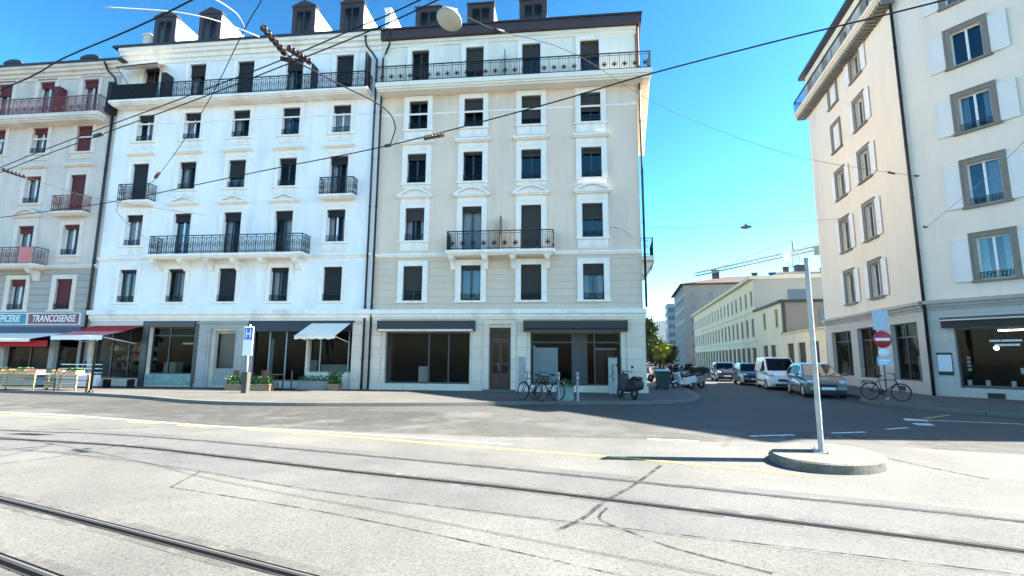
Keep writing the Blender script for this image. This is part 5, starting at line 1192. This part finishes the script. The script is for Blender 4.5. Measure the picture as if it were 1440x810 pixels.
VAN = dict(outline=outl(2.0, -1.98, [(1.5, 1.0), (1.8, .9), (1.95, .74)], 1.28, -1.3, belt=1.02, cowl=1.2, tailz=1.02), cabin=[(-1.95, 1.0), (-1.9, 1.7), (-1.8, 1.8), (0, 1.84), (.45, 1.78), (1.35, 1.0)], wheels=(1.28, -1.3), roofw=.68, belt=1.02,
           side_wins=([(1.05, 1.1), (.0, 1.08), (.0, 1.62), (.42, 1.62)],), screen=((1.27, 1.06), (.5, 1.74)), van=True, light=(1.82, .66, .82))
HATCH = dict(outline=outl(1.95, -1.9, [(1.35, .88), (1.68, .8), (1.86, .68)], 1.22, -1.2, belt=.9, tailz=.92), cabin=[(-1.88, .88), (-1.7, 1.25), (-1.45, 1.41), (-.6, 1.47), (.1, 1.46), (.4, 1.4), (1.2, .88)], wheels=(1.22, -1.2), roofw=.58, belt=.9, hw=.83,
             side_wins=([(.85, .96), (-.15, .95), (-.15, 1.36), (.35, 1.34)], [(-.22, .95), (-1.05, .95), (-1.0, 1.36), (-.22, 1.37)], [(-1.12, .96), (-1.55, 1.0), (-1.4, 1.28), (-1.07, 1.34)]), screen=((1.12, .93), (.45, 1.37)), light=(1.76, .6, .7))
hd = R(256.8 + 1.5)
def road_pt(t, out, z=0): return ST(t, out, z)
GC = 'cars parked along the kerb of the side street'
def pos(x, y): return (x, y, .0)
car('parked_car', 'champagne grey people carrier parked first in the row, nearest the no entry sign', pos(14.62, 24.05), R(256.8 - 4), 'paint_silver', group=GC, **MPV)
car('parked_van', 'white panel van parked directly behind the champagne grey people carrier', pos(15.55, 29.2), R(256.8 - 3), 'paint_white', group=GC, **VAN)
car('parked_car', 'charcoal hatchback parked behind the white panel van', pos(16.25, 34.0), R(256.8 - 2), 'paint_dark', group=GC, **HATCH)
car('parked_car', 'dark grey hatchback farthest back in the parked row', pos(16.9, 39.6), R(256.8 - 2), 'paint_blue', group=GC, **HATCH)
# ------------------------------------------------------------------ two-wheelers
def wheel2(mb, x, r, tr, z0=0, spokes=14, ms=0, mt=1):
    mb.tube([(x + r * math.cos(a), 0, r + tr + r * math.sin(a)) for a in [2 * PI * k / 28 for k in range(28)]], tr, 6, mt, closed=True)
    rr = r - tr
    mb.tube([(x + rr * math.cos(a), 0, r + tr + rr * math.sin(a)) for a in [2 * PI * k / 28 for k in range(28)]], .011, 5, ms, closed=True)
    for k in range(spokes): a = 2 * PI * k / spokes; mb.tube([(x, .02 * (-1) ** k, r + tr), (x + rr * math.cos(a), 0, r + tr + rr * math.sin(a))], .0035, 3, ms, caps=False)
    mb.tube([(x, -.05, r + tr), (x, .05, r + tr)], .02, 6, ms)
def bicycle(label, loc, rz, frame, lean=0., group=None, basket=False):
    t = thing('bicycle', label, 'bicycle', loc, rz, group); t.rotation_euler = (lean, 0, rz)
    for x in (-.52, .53): mb = MB(); wheel2(mb, x, .325, .024); mb.build('wheel', [M['spoke'], M['rubber']], t)
    f = MB(); bb = (-.08, 0, .29); st = (-.22, 0, .78); hd_ = (.36, 0, .82); ax = (-.52, 0, .345)
    for a, b, r in ((bb, st, .018), (bb, (.4, 0, .68), .02), (st, hd_, .017), (hd_, (.41, 0, .66), .022)): f.tube([a, b], r, 8)
    for y in (-.05, .05): f.tube([bb, (ax[0], y, ax[2])], .011, 6); f.tube([st, (ax[0], y, ax[2])], .01, 6); f.tube([(.4, y, .68), (.53, y, .345)], .013, 6)
    f.tube([(-.85, 0, .62), (-.75, 0, .72), (-.52, 0, .76), (-.28, 0, .62)], .02, 6); f.build('frame', M[frame], t)
    s_ = MB(); s_.tube([st, (-.25, 0, .93)], .013, 6); s_.ball((-.27, 0, .96), (.14, .075, .035), 0, 10, 6); s_.ball((-.16, 0, .965), (.1, .03, .025), 0, 8, 5); s_.build('saddle', M['black'], t)
    h = MB(); h.tube([(.36, 0, .82), (.33, 0, 1.0)], .014, 6); h.tube([(.2, -.29, 1.03), (.31, -.2, 1.05), (.34, 0, 1.02), (.31, .2, 1.05), (.2, .29, 1.03)], .013, 6); h.build('handlebar', M['black'], t)
    c = MB(); c.lathe([(.09, -.006), (.1, 0), (.09, .006), (.0, .006)], 18, (bb[0], -.06, bb[2]), 'y'); c.tube([(bb[0], -.07, bb[2]), (bb[0] + .09, -.07, bb[2] - .15)], .011, 5); c.tube([(bb[0], .07, bb[2]), (bb[0] - .09, .07, bb[2] + .15)], .011, 5); c.box(bb[0] + .05, bb[0] + .13, -.16, -.07, bb[2] - .17, bb[2] - .145); c.box(bb[0] - .13, bb[0] - .05, .07, .16, bb[2] + .145, bb[2] + .17); c.build('pedals', M['black'], t)
    r = MB(); r.box(-.82, -.3, -.07, .07, .74, .755); r.tube([(-.75, .06, .74), (-.52, .06, .345)], .008, 4); r.tube([(-.75, -.06, .74), (-.52, -.06, .345)], .008, 4)
    if basket: r.box(-.78, -.4, -.14, .14, .757, .95)
    r.build('luggage_rack', M['black'], t)
    return t
bicycle('black bicycle propped against the no entry sign post', (14.75, 19.75, .12), R(-58), 'black', R(-6))
bicycle('black bicycle parked in front of the beige house, nearest its wooden door', (.75, 18.55, .12), R(128), 'black', R(5), group='bicycles by the beige house', basket=True)
bicycle('grey bicycle parked right of the black one by the beige house', (1.3, 18.85, .12), R(138), 'galv_grey', R(5), group='bicycles by the beige house')

def scooter(label, loc, rz, paint, topcase=True, screen=True, group=None):
    t = thing('motor_scooter', label, 'scooter', loc, rz, group); t.rotation_euler = (R(6), 0, rz)
    for x in (-.6, .66):
        mb = MB(); mb.lathe([(.13, -.05), (.2, -.065), (.24, -.03), (.24, .03), (.2, .065), (.13, .05)], 20, (x, 0, .24), 'y', 1); mb.lathe([(0, -.03), (.13, -.045), (.13, .045), (0, .03)], 14, (x, 0, .24), 'y', 0); mb.build('wheel', [M['chrome'], M['rubber']], t)
    b = MB()
    prof = [(-.95, .62), (-.9, .42), (-.3, .3), (-.12, .26), (.28, .26), (.36, .3), (.5, .62), (.44, .66), (.3, .38), (-.1, .36), (-.2, .68), (-.85, .78)]
    n = len(prof); vs = []; sl = [(-1, .9), (-.7, 1), (.7, 1), (1, .9)]
    for fy, sc in sl: vs += [(x, fy * (.2 if x < .3 else .2), .5 + (z - .5) * sc) for x, z in prof]
    for k in range(3): b.add(vs, [(k * n + i, k * n + (i + 1) % n, (k + 1) * n + (i + 1) % n, (k + 1) * n + i) for i in range(n)], 0, True)
    b.add(vs, [tuple(range(n)), tuple(range(3 * n, 4 * n))]); b.prism([(.36, .3), (.46, .3), (.6, .95), (.5, 1.0), (.42, .95)], -.21, .21, 'y'); b.prism([(.42, .46), (.62, .53), (.88, .46), (.9, .4), (.66, .49), (.44, .42)], -.07, .07, 'y')
    bevel(b.build('body', M[paint], t), .03)
    s_ = MB(); s_.prism([(-.92, .79), (-.2, .7), (-.15, .76), (-.5, .82), (-.55, .88), (-.9, .9)], -.15, .15, 'y'); bevel(s_.build('seat', M['black'], t), .03)
    h = MB(); h.tube([(.55, 0, .9), (.47, 0, 1.06)], .03, 8); h.tube([(.36, -.34, 1.05), (.46, -.2, 1.08), (.47, 0, 1.07), (.46, .2, 1.08), (.36, .34, 1.05)], .018, 6)
    for y in (-.25, .25): h.tube([(.44, y, 1.07), (.42, y * 1.3, 1.24)], .008, 4); h.ball((.42, y * 1.35, 1.27), (.02, .07, .05), 0, 8, 5)
    h.build('handlebar', M['black'], t)
    f = MB(); [f.tube([(.64, y, .24), (.52, y, .8)], .022, 6) for y in (-.09, .09)]; f.build('fork', M['chrome'], t)
    l = MB(); l.ball((.6, 0, .86), (.05, .11, .07), 0, 10, 6); l.build('headlight', M['lens'], t)
    if screen: w = MB(); w.quad((.55, -.2, .98), (.55, .2, .98), (.4, .17, 1.4), (.4, -.17, 1.4)); w.build('windscreen', M['carglass'], t)
    if topcase: c = MB(); c.box(-1.2, -.82, -.2, .2, .92, 1.22); bevel(c.build('top_case', M['black'], t), .06, 3)
    st = MB(); st.tube([(-.1, .12, .3), (-.18, .28, .0)], .013, 5); st.build('side_stand', M['black'], t)
    return t
GS = 'motor scooters parked at the street corner'
scooter('white motor scooter with windscreen parked beside the dark green bin', (9.55, 27.6, .0), R(212), 'scoot_white', group=GS)
scooter('grey motor scooter with black top case, second from the dark green bin', (10.45, 28.6, .0), R(206), 'galv_grey', group=GS, screen=False)
scooter('dark red motor scooter between the pale and mustard ones', (11.2, 30.6, .0), R(215), 'scoot_red', group=GS)
scooter('mustard motor scooter farthest right in the scooter row', (12.1, 32.6, .0), R(210), 'scoot_yellow', group=GS, topcase=False)
scooter('black motor scooter parked at the right corner of the beige house', (4.6, 19.9, .12), R(103), 'black', topcase=False, screen=False)
scooter('black motor scooter with top case standing behind the pale ones', (10.6, 31.6, .0), R(200), 'black', group=GS)
scooter('grey motor scooter at the back near the street trees', (10.3, 34.8, .12), R(200), 'galv_grey', group=GS, screen=False)

# bin
t = thing('rubbish_bin', 'dark green wheeled rubbish bin with pale lid on the corner', 'bin', (8.35, 27.6, .0), R(-10))
mb = MB(); vs = [(-.3, -.3, .08), (.3, -.3, .08), (.3, .3, .08), (-.3, .3, .08), (-.37, -.38, 1.0), (.37, -.38, 1.0), (.37, .38, 1.0), (-.37, .38, 1.0)]; mb.add(vs, [(0, 3, 2, 1), (4, 5, 6, 7), (0, 1, 5, 4), (1, 2, 6, 5), (2, 3, 7, 6), (3, 0, 4, 7)]); mb.box(-.4, .4, -.41, .4, .94, 1.0); bevel(mb.build('body', M['bin_green'], t), .03)
mb = MB(); mb.prism([(-.44, 1.001), (.42, 1.001), (.42, 1.06), (0, 1.13), (-.44, 1.06)], -.4, .4, 'x'); bevel(mb.build('lid', M['bin_lid'], t), .02)
for x in (-.3, .3): mb = MB(); mb.lathe([(0, -.03), (.1, -.03), (.1, .03), (0, .03)], 14, (x, .3, .1), 'x'); mb.build('wheel', M['rubber'], t)
mb = MB(); mb.tube([(-.32, .42, .95), (-.32, .5, 1.0), (.32, .5, 1.0), (.32, .42, .95)], .018, 6); mb.build('handle', M['bin_green'], t)

# ------------------------------------------------------------------ signs
t = thing('sign_post', 'red no entry sign on a grey post with bicycle leaning on it', 'road sign', (15.2, 20.25, .12), R(-12))
mb = MB(); mb.lathe([(0, 0), (.035, 0), (.035, 3.5), (0, 3.52)], 12); mb.build('post', M['galv_grey'], t)
mb = MB(); mb.lathe([(0, -.012), (.33, -.012), (.345, 0), (.33, .01), (0, .01)], 32, (0, -.06, 2.42), 'y'); d = mb.build('no_entry_disc', M['sign_red'], t)
mb = MB(); mb.box(-.27, .27, -.078, -.0745, 2.365, 2.475); mb.build('white_bar', M['sign_white'], d)
mb = MB(); mb.box(-.29, .29, -.055, -.037, 2.8, 3.62); bevel(mb.build('blank_panel', M['sign_back'], t), .008)
mb = MB(); mb.lathe([(0, -.01), (.2, -.01), (.2, .01), (0, .01)], 24, (0, -.06, 1.85), 'y'); mb.build('white_disc', M['sign_white'], t)
mb = MB(); mb.box(-.26, .26, -.066, -.046, 1.36, 1.72); d = mb.build('info_plate', M['plate_blue'], t)
mb = MB(); mb.box(-.2, .2, -.071, -.067, 1.52, 1.6); mb.box(-.2, .12, -.071, -.067, 1.42, 1.47); mb.build('white_strips', M['sign_white'], d)
mb = MB(); mb.lathe([(.06, 0), (.06, .06), (.036, .09)], 12); mb.build('base_collar', M['galv_grey'], t)

t = thing('sign_post', 'white and blue information sign on a pale post beside the stone doorway', 'sign', W(-4.15, 3.45, .12), AF)
mb = MB(); mb.lathe([(0, 0), (.04, 0), (.04, 2.95), (0, 2.97)], 12); mb.build('post', M['galv'], t)
mb = MB(); mb.box(-.22, .22, -.09, -.045, 1.6, 2.86); bd = bevel(mb.build('board', M['sign_white'], t), .01)
mb = MB(); mb.box(-.18, .2, -.097, -.0905, 2.3, 2.8); pz = mb.build('blue_field', M['sign_blue'], bd)
mb = MB(); mb.box(-.12, -.07, -.102, -.0975, 2.36, 2.74); mb.box(-.07, .07, -.102, -.0975, 2.52, 2.58); mb.box(.07, .12, -.102, -.0975, 2.36, 2.74); mb.build('white_pictogram', M['sign_white'], bd)
mb = MB(); mb.box(-.12, .12, -.12, .12, 0, .9, 0); mb.build('plinth', M['pavement'], t)

# poster on the ivory wall
pp = wfront(.53, 0, 1.05)
t = thing('wall_poster', 'pale blue poster with black bands on the ivory corner wall', 'poster', pp, R(-58))
mb = MB(); mb.box(-.27, .27, -.04, -.003, 0, 1.0); mb.build('backing', M['black'], t)
mb = MB(); mb.box(-.25, .25, -.046, -.0405, .16, .9); mb.build('sheet', M['poster'], t)

# ------------------------------------------------------------------ pavement clutter by the shops
def bollard(loc, label, group): 
    t = thing('bollard', label, 'bollard', loc, 0, group); mb = MB(); mb.lathe([(0, 0), (.07, 0), (.07, .03), (.05, .05), (.045, .95), (.06, .97), (.06, 1.02), (.03, 1.06), (0, 1.07)], 14); mb.build('post', M['galv_grey'], t)
    mb = MB(); mb.lathe([(.0475, .8), (.0485, .8), (.0485, .9), (.0475, .9)], 14); mb.build('reflective_band', M['galv'], t)
bollard((1.75, 18.5, .12), 'left grey steel bollard by the bicycles at the beige house', 'bollards by the beige house')
bollard((2.45, 18.5, .12), 'right grey steel bollard in front of the beige shop window', 'bollards by the beige house')
def planter(loc, rz, l, w, h, m, leafm, label, n, seed, size=.07, fh=.4, group=None):
    t = thing('planter', label, 'planter', loc, rz, group); mb = MB(); mb.box(-l / 2, l / 2, -w / 2, w / 2, 0, h); mb.box(-l / 2 - .02, l / 2 + .02, -w / 2 - .02, w / 2 + .02, h - .06, h + .004); bevel(mb.build('box', M[m], t), .012)
    lf = MB(); rnd = random.Random(seed)
    for k in range(n):
        p = Vector((rnd.uniform(-l / 2, l / 2), rnd.uniform(-w / 2, w / 2), h + rnd.random() ** 1.5 * fh)); u = Vector((rnd.gauss(0, 1), rnd.gauss(0, 1), abs(rnd.gauss(0, 1)))).normalized() * size; v = u.cross(Vector((rnd.random(), rnd.random(), .3))).normalized() * size * .45
        lf.add([p - u * .4, p + v, p + u, p - v], [(0, 1, 2, 3)])
    lf.build('foliage', M[leafm], t, norm=False)
planter((2.05, 18.95, .12), R(-6), .62, .45, .5, 'riser', 'leaf_pl', 'grey green planter between the two bollards by the beige shop', 160, 3, .06, .3)
planter(W(-5.0, 1.9, .12), AF, 2.2, .4, .3, 'wood', 'leaf_pl', 'long low green planter before the dark cafe terrace', 900, 5, .08, .35)
planter(W(-2.4, .75, .12), AF, 1.6, .45, .42, 'far_grey', 'leaf_pl', 'pale planter under the cream awning of the white house', 380, 6, .07, .25)
planter(W(-1.3, .95, .12), AF, .5, .5, .3, 'wood', 'leaf_pl', 'square bushy planter beside the downpipe of the white house', 420, 8, .1, .55)

def chair(loc, rz, label, group):
    t = thing('cafe_chair', label, 'chair', loc, rz, group); mb = MB(); mb.box(-.21, .21, -.2, .2, .43, .46); bevel(mb.build('seat', M['cane'], t), .012)
    mb = MB(); mb.prism([(-.2, .46), (.2, .46), (.19, .84), (.12, .9), (-.12, .9), (-.19, .84)], .19, .215, 'y'); mb.build('backrest', M['cane'], t)
    for sx in (-.18, .18):
        for sy in (-.17, .19): l = MB(); l.tube([(sx, sy, .43), (sx * 1.12, sy * 1.1, 0)], .015, 6); l.build('leg', M['iron'], t)
def table(loc, label, group):
    t = thing('cafe_table', label, 'table', loc, 0, group); mb = MB(); mb.lathe([(0, .7), (.33, .7), (.34, .715), (.33, .73), (0, .73)], 24); mb.build('table_top', M['wood'], t)
    mb = MB(); mb.tube([(0, 0, .03), (0, 0, .7)], .025, 8); mb.lathe([(0, .04), (.2, .03), (.22, 0), (0, 0)], 16); mb.build('pedestal', M['iron'], t)
G1 = 'cafe terrace chairs before the white house'; G2 = 'cafe terrace tables before the white house'
table(W(-5.7, 1.1, .12), 'small round cafe table near the blue information sign', G2); table(W(-4.1, 1.1, .12), 'small round cafe table nearer the cream awning', G2)
chair(W(-6.15, 1.0, .12), R(80), 'terracotta cafe chair leftmost on the terrace', G1); chair(W(-5.2, 1.0, .12), R(-80), 'terracotta cafe chair right of the left cafe table', G1)
chair(W(-4.6, 1.0, .12), R(70), 'terracotta cafe chair left of the table near the awning', G1); chair(W(-3.65, 1.1, .12), R(-70), 'terracotta cafe chair nearest the cream awning', G1)

# greengrocer's stands with crates of produce in front of the left shops
def stand(u, d, l, label, h=.72):
    t = thing('market_stand', label, 'stand', W(u, d, .12), AF, 'produce stands outside the left shop'); mb = MB()
    mb.box(-l / 2, l / 2, -.35, .35, h - .04, h)
    for k in range(5): mb.box(-l / 2, l / 2, -.352, -.34, .1 + .12 * k, .18 + .12 * k)
    mb.build('counter', M['crate'], t)
    for sx in (-l / 2 + .05, l / 2 - .05):
        for sy in (-.3, .3): g = MB(); g.box(sx - .03, sx + .03, sy - .03, sy + .03, 0, h - .041); g.build('leg', M['wood'], t)
    return t
def crate(u, d, z, fill, label, seed):
    t = thing('produce_crate', label, 'crate', W(u, d, z), AF, 'produce crates on the stands'); mb = MB(); l, w, h = .27, .2, .16
    mb.box(-l, l, -w, w, 0, .012)
    for k in range(2):
        z0, z1 = .02 + .075 * k, .08 + .075 * k
        mb.box(-l, l, -w - .01, -w, z0, z1); mb.box(-l, l, w, w + .01, z0, z1); mb.box(-l - .01, -l, -w, w, z0, z1); mb.box(l, l + .01, -w, w, z0, z1)
    for sx in (-l, l):
        for sy in (-w, w): mb.box(sx * .97 - .012, sx * .97 + .012, sy * .95 - .012, sy * .95 + .012, .012, .19)
    mb.build('slats', M['crate'], t); rnd = random.Random(seed); f = MB()
    if fill == 'leaf_pl':
        for k in range(150):
            p = Vector((rnd.uniform(-.25, .25), rnd.uniform(-.18, .18), rnd.uniform(.1, .26))); u_ = Vector((rnd.gauss(0, 1), rnd.gauss(0, 1), rnd.gauss(.5, 1))).normalized() * .07; v_ = u_.cross(Vector((.3, rnd.random(), .5))).normalized() * .045; f.add([p - u_, p + v_, p + u_, p - v_], [(0, 1, 2, 3)])
        f.build('produce', M[fill], t, norm=False)
    else:
        for ix in range(5):
            for iy in range(4): f.ball((-.21 + .105 * ix + rnd.uniform(-.01, .01), -.15 + .1 * iy, .14 + rnd.uniform(0, .03)), .052, 0, 8, 5)
        f.build('produce', M[fill], t)
stand(-15.5, 3.3, 2.6, 'long wooden produce stand at the left edge outside the grocery'); stand(-13.0, 3.2, 1.6, 'short wooden produce stand right of the long one')
for k, (u, f, lb) in enumerate(((-16.4, 'leaf_pl', 'wooden crate of green leaves leftmost on the long produce stand'), (-15.8, 'orange', 'wooden crate of oranges left of centre on the long produce stand'), (-15.2, 'leaf_pl', 'wooden crate of green leaves right of centre on the long produce stand'), (-14.6, 'apple', 'wooden crate of red fruit at the right end of the long produce stand'),
                            (-13.4, 'orange', 'wooden crate of oranges on the left of the short produce stand'), (-12.7, 'leaf_pl', 'wooden crate of green leaves on the right of the short produce stand'))): crate(u, 3.3 if u < -14 else 3.2, .845, f, lb, k)
t = thing('display_counter', 'white slatted display counter under the red awning', 'counter', W(-14.3, 1.5, .12), AF)
mb = MB(); mb.box(-.9, .9, -.3, .3, .06, .62); bevel(mb.build('body', M['sign_white'], t), .015)
for k in range(3): mb = MB(); mb.box(-.92, .92, -.34 + .1 * k, .3, .7 + .2 * k, .74 + .2 * k); mb.build('shelf', M['sign_white'], t)
for x in (-.88, .0, .88): mb = MB(); mb.box(x - .03, x + .03, .22, .28, .62, 1.3); mb.build('upright', M['iron'], t)
t = thing('bench', 'low pale wooden bench outside the red awning shop', 'bench', W(-12.3, 1.3, .12), AF)
mb = MB(); [mb.box(-.8, .8, -.22 + .15 * k, -.1 + .15 * k, .42, .46) for k in range(3)]; mb.build('seat', M['crate'], t)
for x in (-.65, .65): mb = MB(); mb.box(x - .03, x + .03, -.2, .2, 0, .419); mb.build('leg', M['iron'], t)
# dark guard rail and post on the kerb
t = thing('guard_rail', 'dark steel pedestrian guard rail along the left kerb', 'railing', (-26.5, 23.9, .12), 0)
ln = [(0, 0), (3.4, -1.05), (6.3, -1.8), (8.4, -2.6)]
mb = MB(); mb.tube([(x, y, .95) for x, y in ln], .025, 8); mb.tube([(x, y, .5) for x, y in ln], .016, 6); mb.build('rails', M['iron'], t)
for x, y in ln: mb = MB(); mb.tube([(x, y, 0), (x, y, .95)], .025, 8); mb.build('post', M['iron'], t)
t = thing('street_post', 'thin dark post at the right end of the kerb guard rail', 'post', (-17.95, 21.35, .12))
mb = MB(); mb.lathe([(0, 0), (.05, 0), (.045, 2.15), (.06, 2.16), (.06, 2.22), (0, 2.24)], 12); mb.build('shaft', M['iron'], t); mb = MB(); mb.lathe([(.1, 0), (.1, .05), (.05, .12)], 12); mb.build('foot', M['iron'], t)
# pale column with dark script by the beige corner
t = thing('advertising_column', 'slim pale column with dark markings by the beige shop window', 'column', W(11.75, .75, .12), AF)
mb = MB(); mb.box(-.2, .2, -.12, .12, 0, 1.62); bevel(mb.build('shaft', M['portal'], t), .03); mb = MB(); mb.tube([(-.02 + .05 * math.sin(k * 1.3), -.125, .55 + .07 * k) for k in range(12)], .018, 5); mb.build('dark_script', M['black'], t)
mb = MB(); mb.box(-.24, .24, -.16, .16, 1.62, 1.68); mb.build('cap', M['black'], t)

# ------------------------------------------------------------------ air
mb = MB(); mb.box(-700, 3100, -60, 3500, -1.0, 300.0); hz_ = mb.build('haze', M['black']); hz_['kind'] = 'stuff'
hm = bpy.data.materials.new('air'); hm.use_nodes = True; hn = hm.node_tree; hn.nodes.remove(hn.nodes['Principled BSDF'])
pv = hn.nodes.new('ShaderNodeVolumePrincipled'); pv.inputs['Color'].default_value = (.75, .86, 1, 1); pv.inputs['Density'].default_value = .000022; pv.inputs['Anisotropy'].default_value = .2
hn.links.new(pv.outputs[0], hn.nodes['Material Output'].inputs['Volume']); hz_.data.materials.clear(); hz_.data.materials.append(hm)

# ------------------------------------------------------------------ light, sky, camera
SUN_EL, SUN_AZ = R(43.5), R(-2.0)      # azimuth measured from +X towards +Y
sd_ = Vector((math.cos(SUN_EL) * math.cos(SUN_AZ), math.cos(SUN_EL) * math.sin(SUN_AZ), math.sin(SUN_EL)))
L = bpy.data.lights.new('sun', 'SUN'); L.energy = 3.6; L.angle = R(.5); L.color = (1, .95, .86)
lo = bpy.data.objects.new('sun', L); C.objects.link(lo); lo.rotation_euler = sd_.to_track_quat('Z', 'Y').to_euler(); lo.location = (30, 0, 40)
w = bpy.data.worlds.new('World'); S.world = w; w.use_nodes = True; nt = w.node_tree
sky = nt.nodes.new('ShaderNodeTexSky'); sky.sky_type = 'NISHITA'; sky.sun_disc = False; sky.sun_elevation = SUN_EL; sky.sun_rotation = R(90) - SUN_AZ
sky.air_density = 1.0; sky.dust_density = .8; sky.ozone_density = 2.5; sky.altitude = 300
bg = nt.nodes['Background']; bg.inputs['Strength'].default_value = .085
k1 = nt.nodes.new('ShaderNodeVectorMath'); k1.operation = 'SCALE'; k1.inputs['Scale'].default_value = .12
gmn = nt.nodes.new('ShaderNodeGamma'); gmn.inputs['Gamma'].default_value = 1.85      # deeper blue, clearer contrast between the sun side and the far side of the sky
k2 = nt.nodes.new('ShaderNodeVectorMath'); k2.operation = 'SCALE'; k2.inputs['Scale'].default_value = 1 / .12
nt.links.new(sky.outputs['Color'], k1.inputs[0]); nt.links.new(k1.outputs[0], gmn.inputs['Color']); nt.links.new(gmn.outputs[0], k2.inputs[0]); hs = nt.nodes.new('ShaderNodeHueSaturation'); hs.inputs['Saturation'].default_value = 1.07; hs.inputs['Hue'].default_value = .478
nt.links.new(k2.outputs[0], hs.inputs['Color']); nt.links.new(hs.outputs[0], bg.inputs['Color'])
cam = bpy.data.cameras.new('camera'); co = bpy.data.objects.new('camera', cam); C.objects.link(co); S.camera = co
cam.sensor_width = 36; cam.lens = 36 * 690 / 1440; cam.clip_end = 12000; cam.clip_start = .05
p, r = R(8.09), R(.354)
rt = Vector((1, 0, 0)); fw = Vector((0, math.cos(p), math.sin(p))); up = Vector((0, -math.sin(p), math.cos(p)))
r2 = rt * math.cos(r) + up * math.sin(r); u2 = up * math.cos(r) - rt * math.sin(r)
co.matrix_world = Matrix(((r2.x, u2.x, -fw.x, 0), (r2.y, u2.y, -fw.y, 0), (r2.z, u2.z, -fw.z, 1.7), (0, 0, 0, 1)))
S.view_settings.view_transform = 'Standard'; S.view_settings.look = 'None'; S.view_settings.exposure = 3.15; S.view_settings.gamma = 1
S.render.engine = 'CYCLES'; S.render.resolution_x = 1024; S.render.resolution_y = 576
S.cycles.max_bounces = 8; S.cycles.transparent_max_bounces = 12
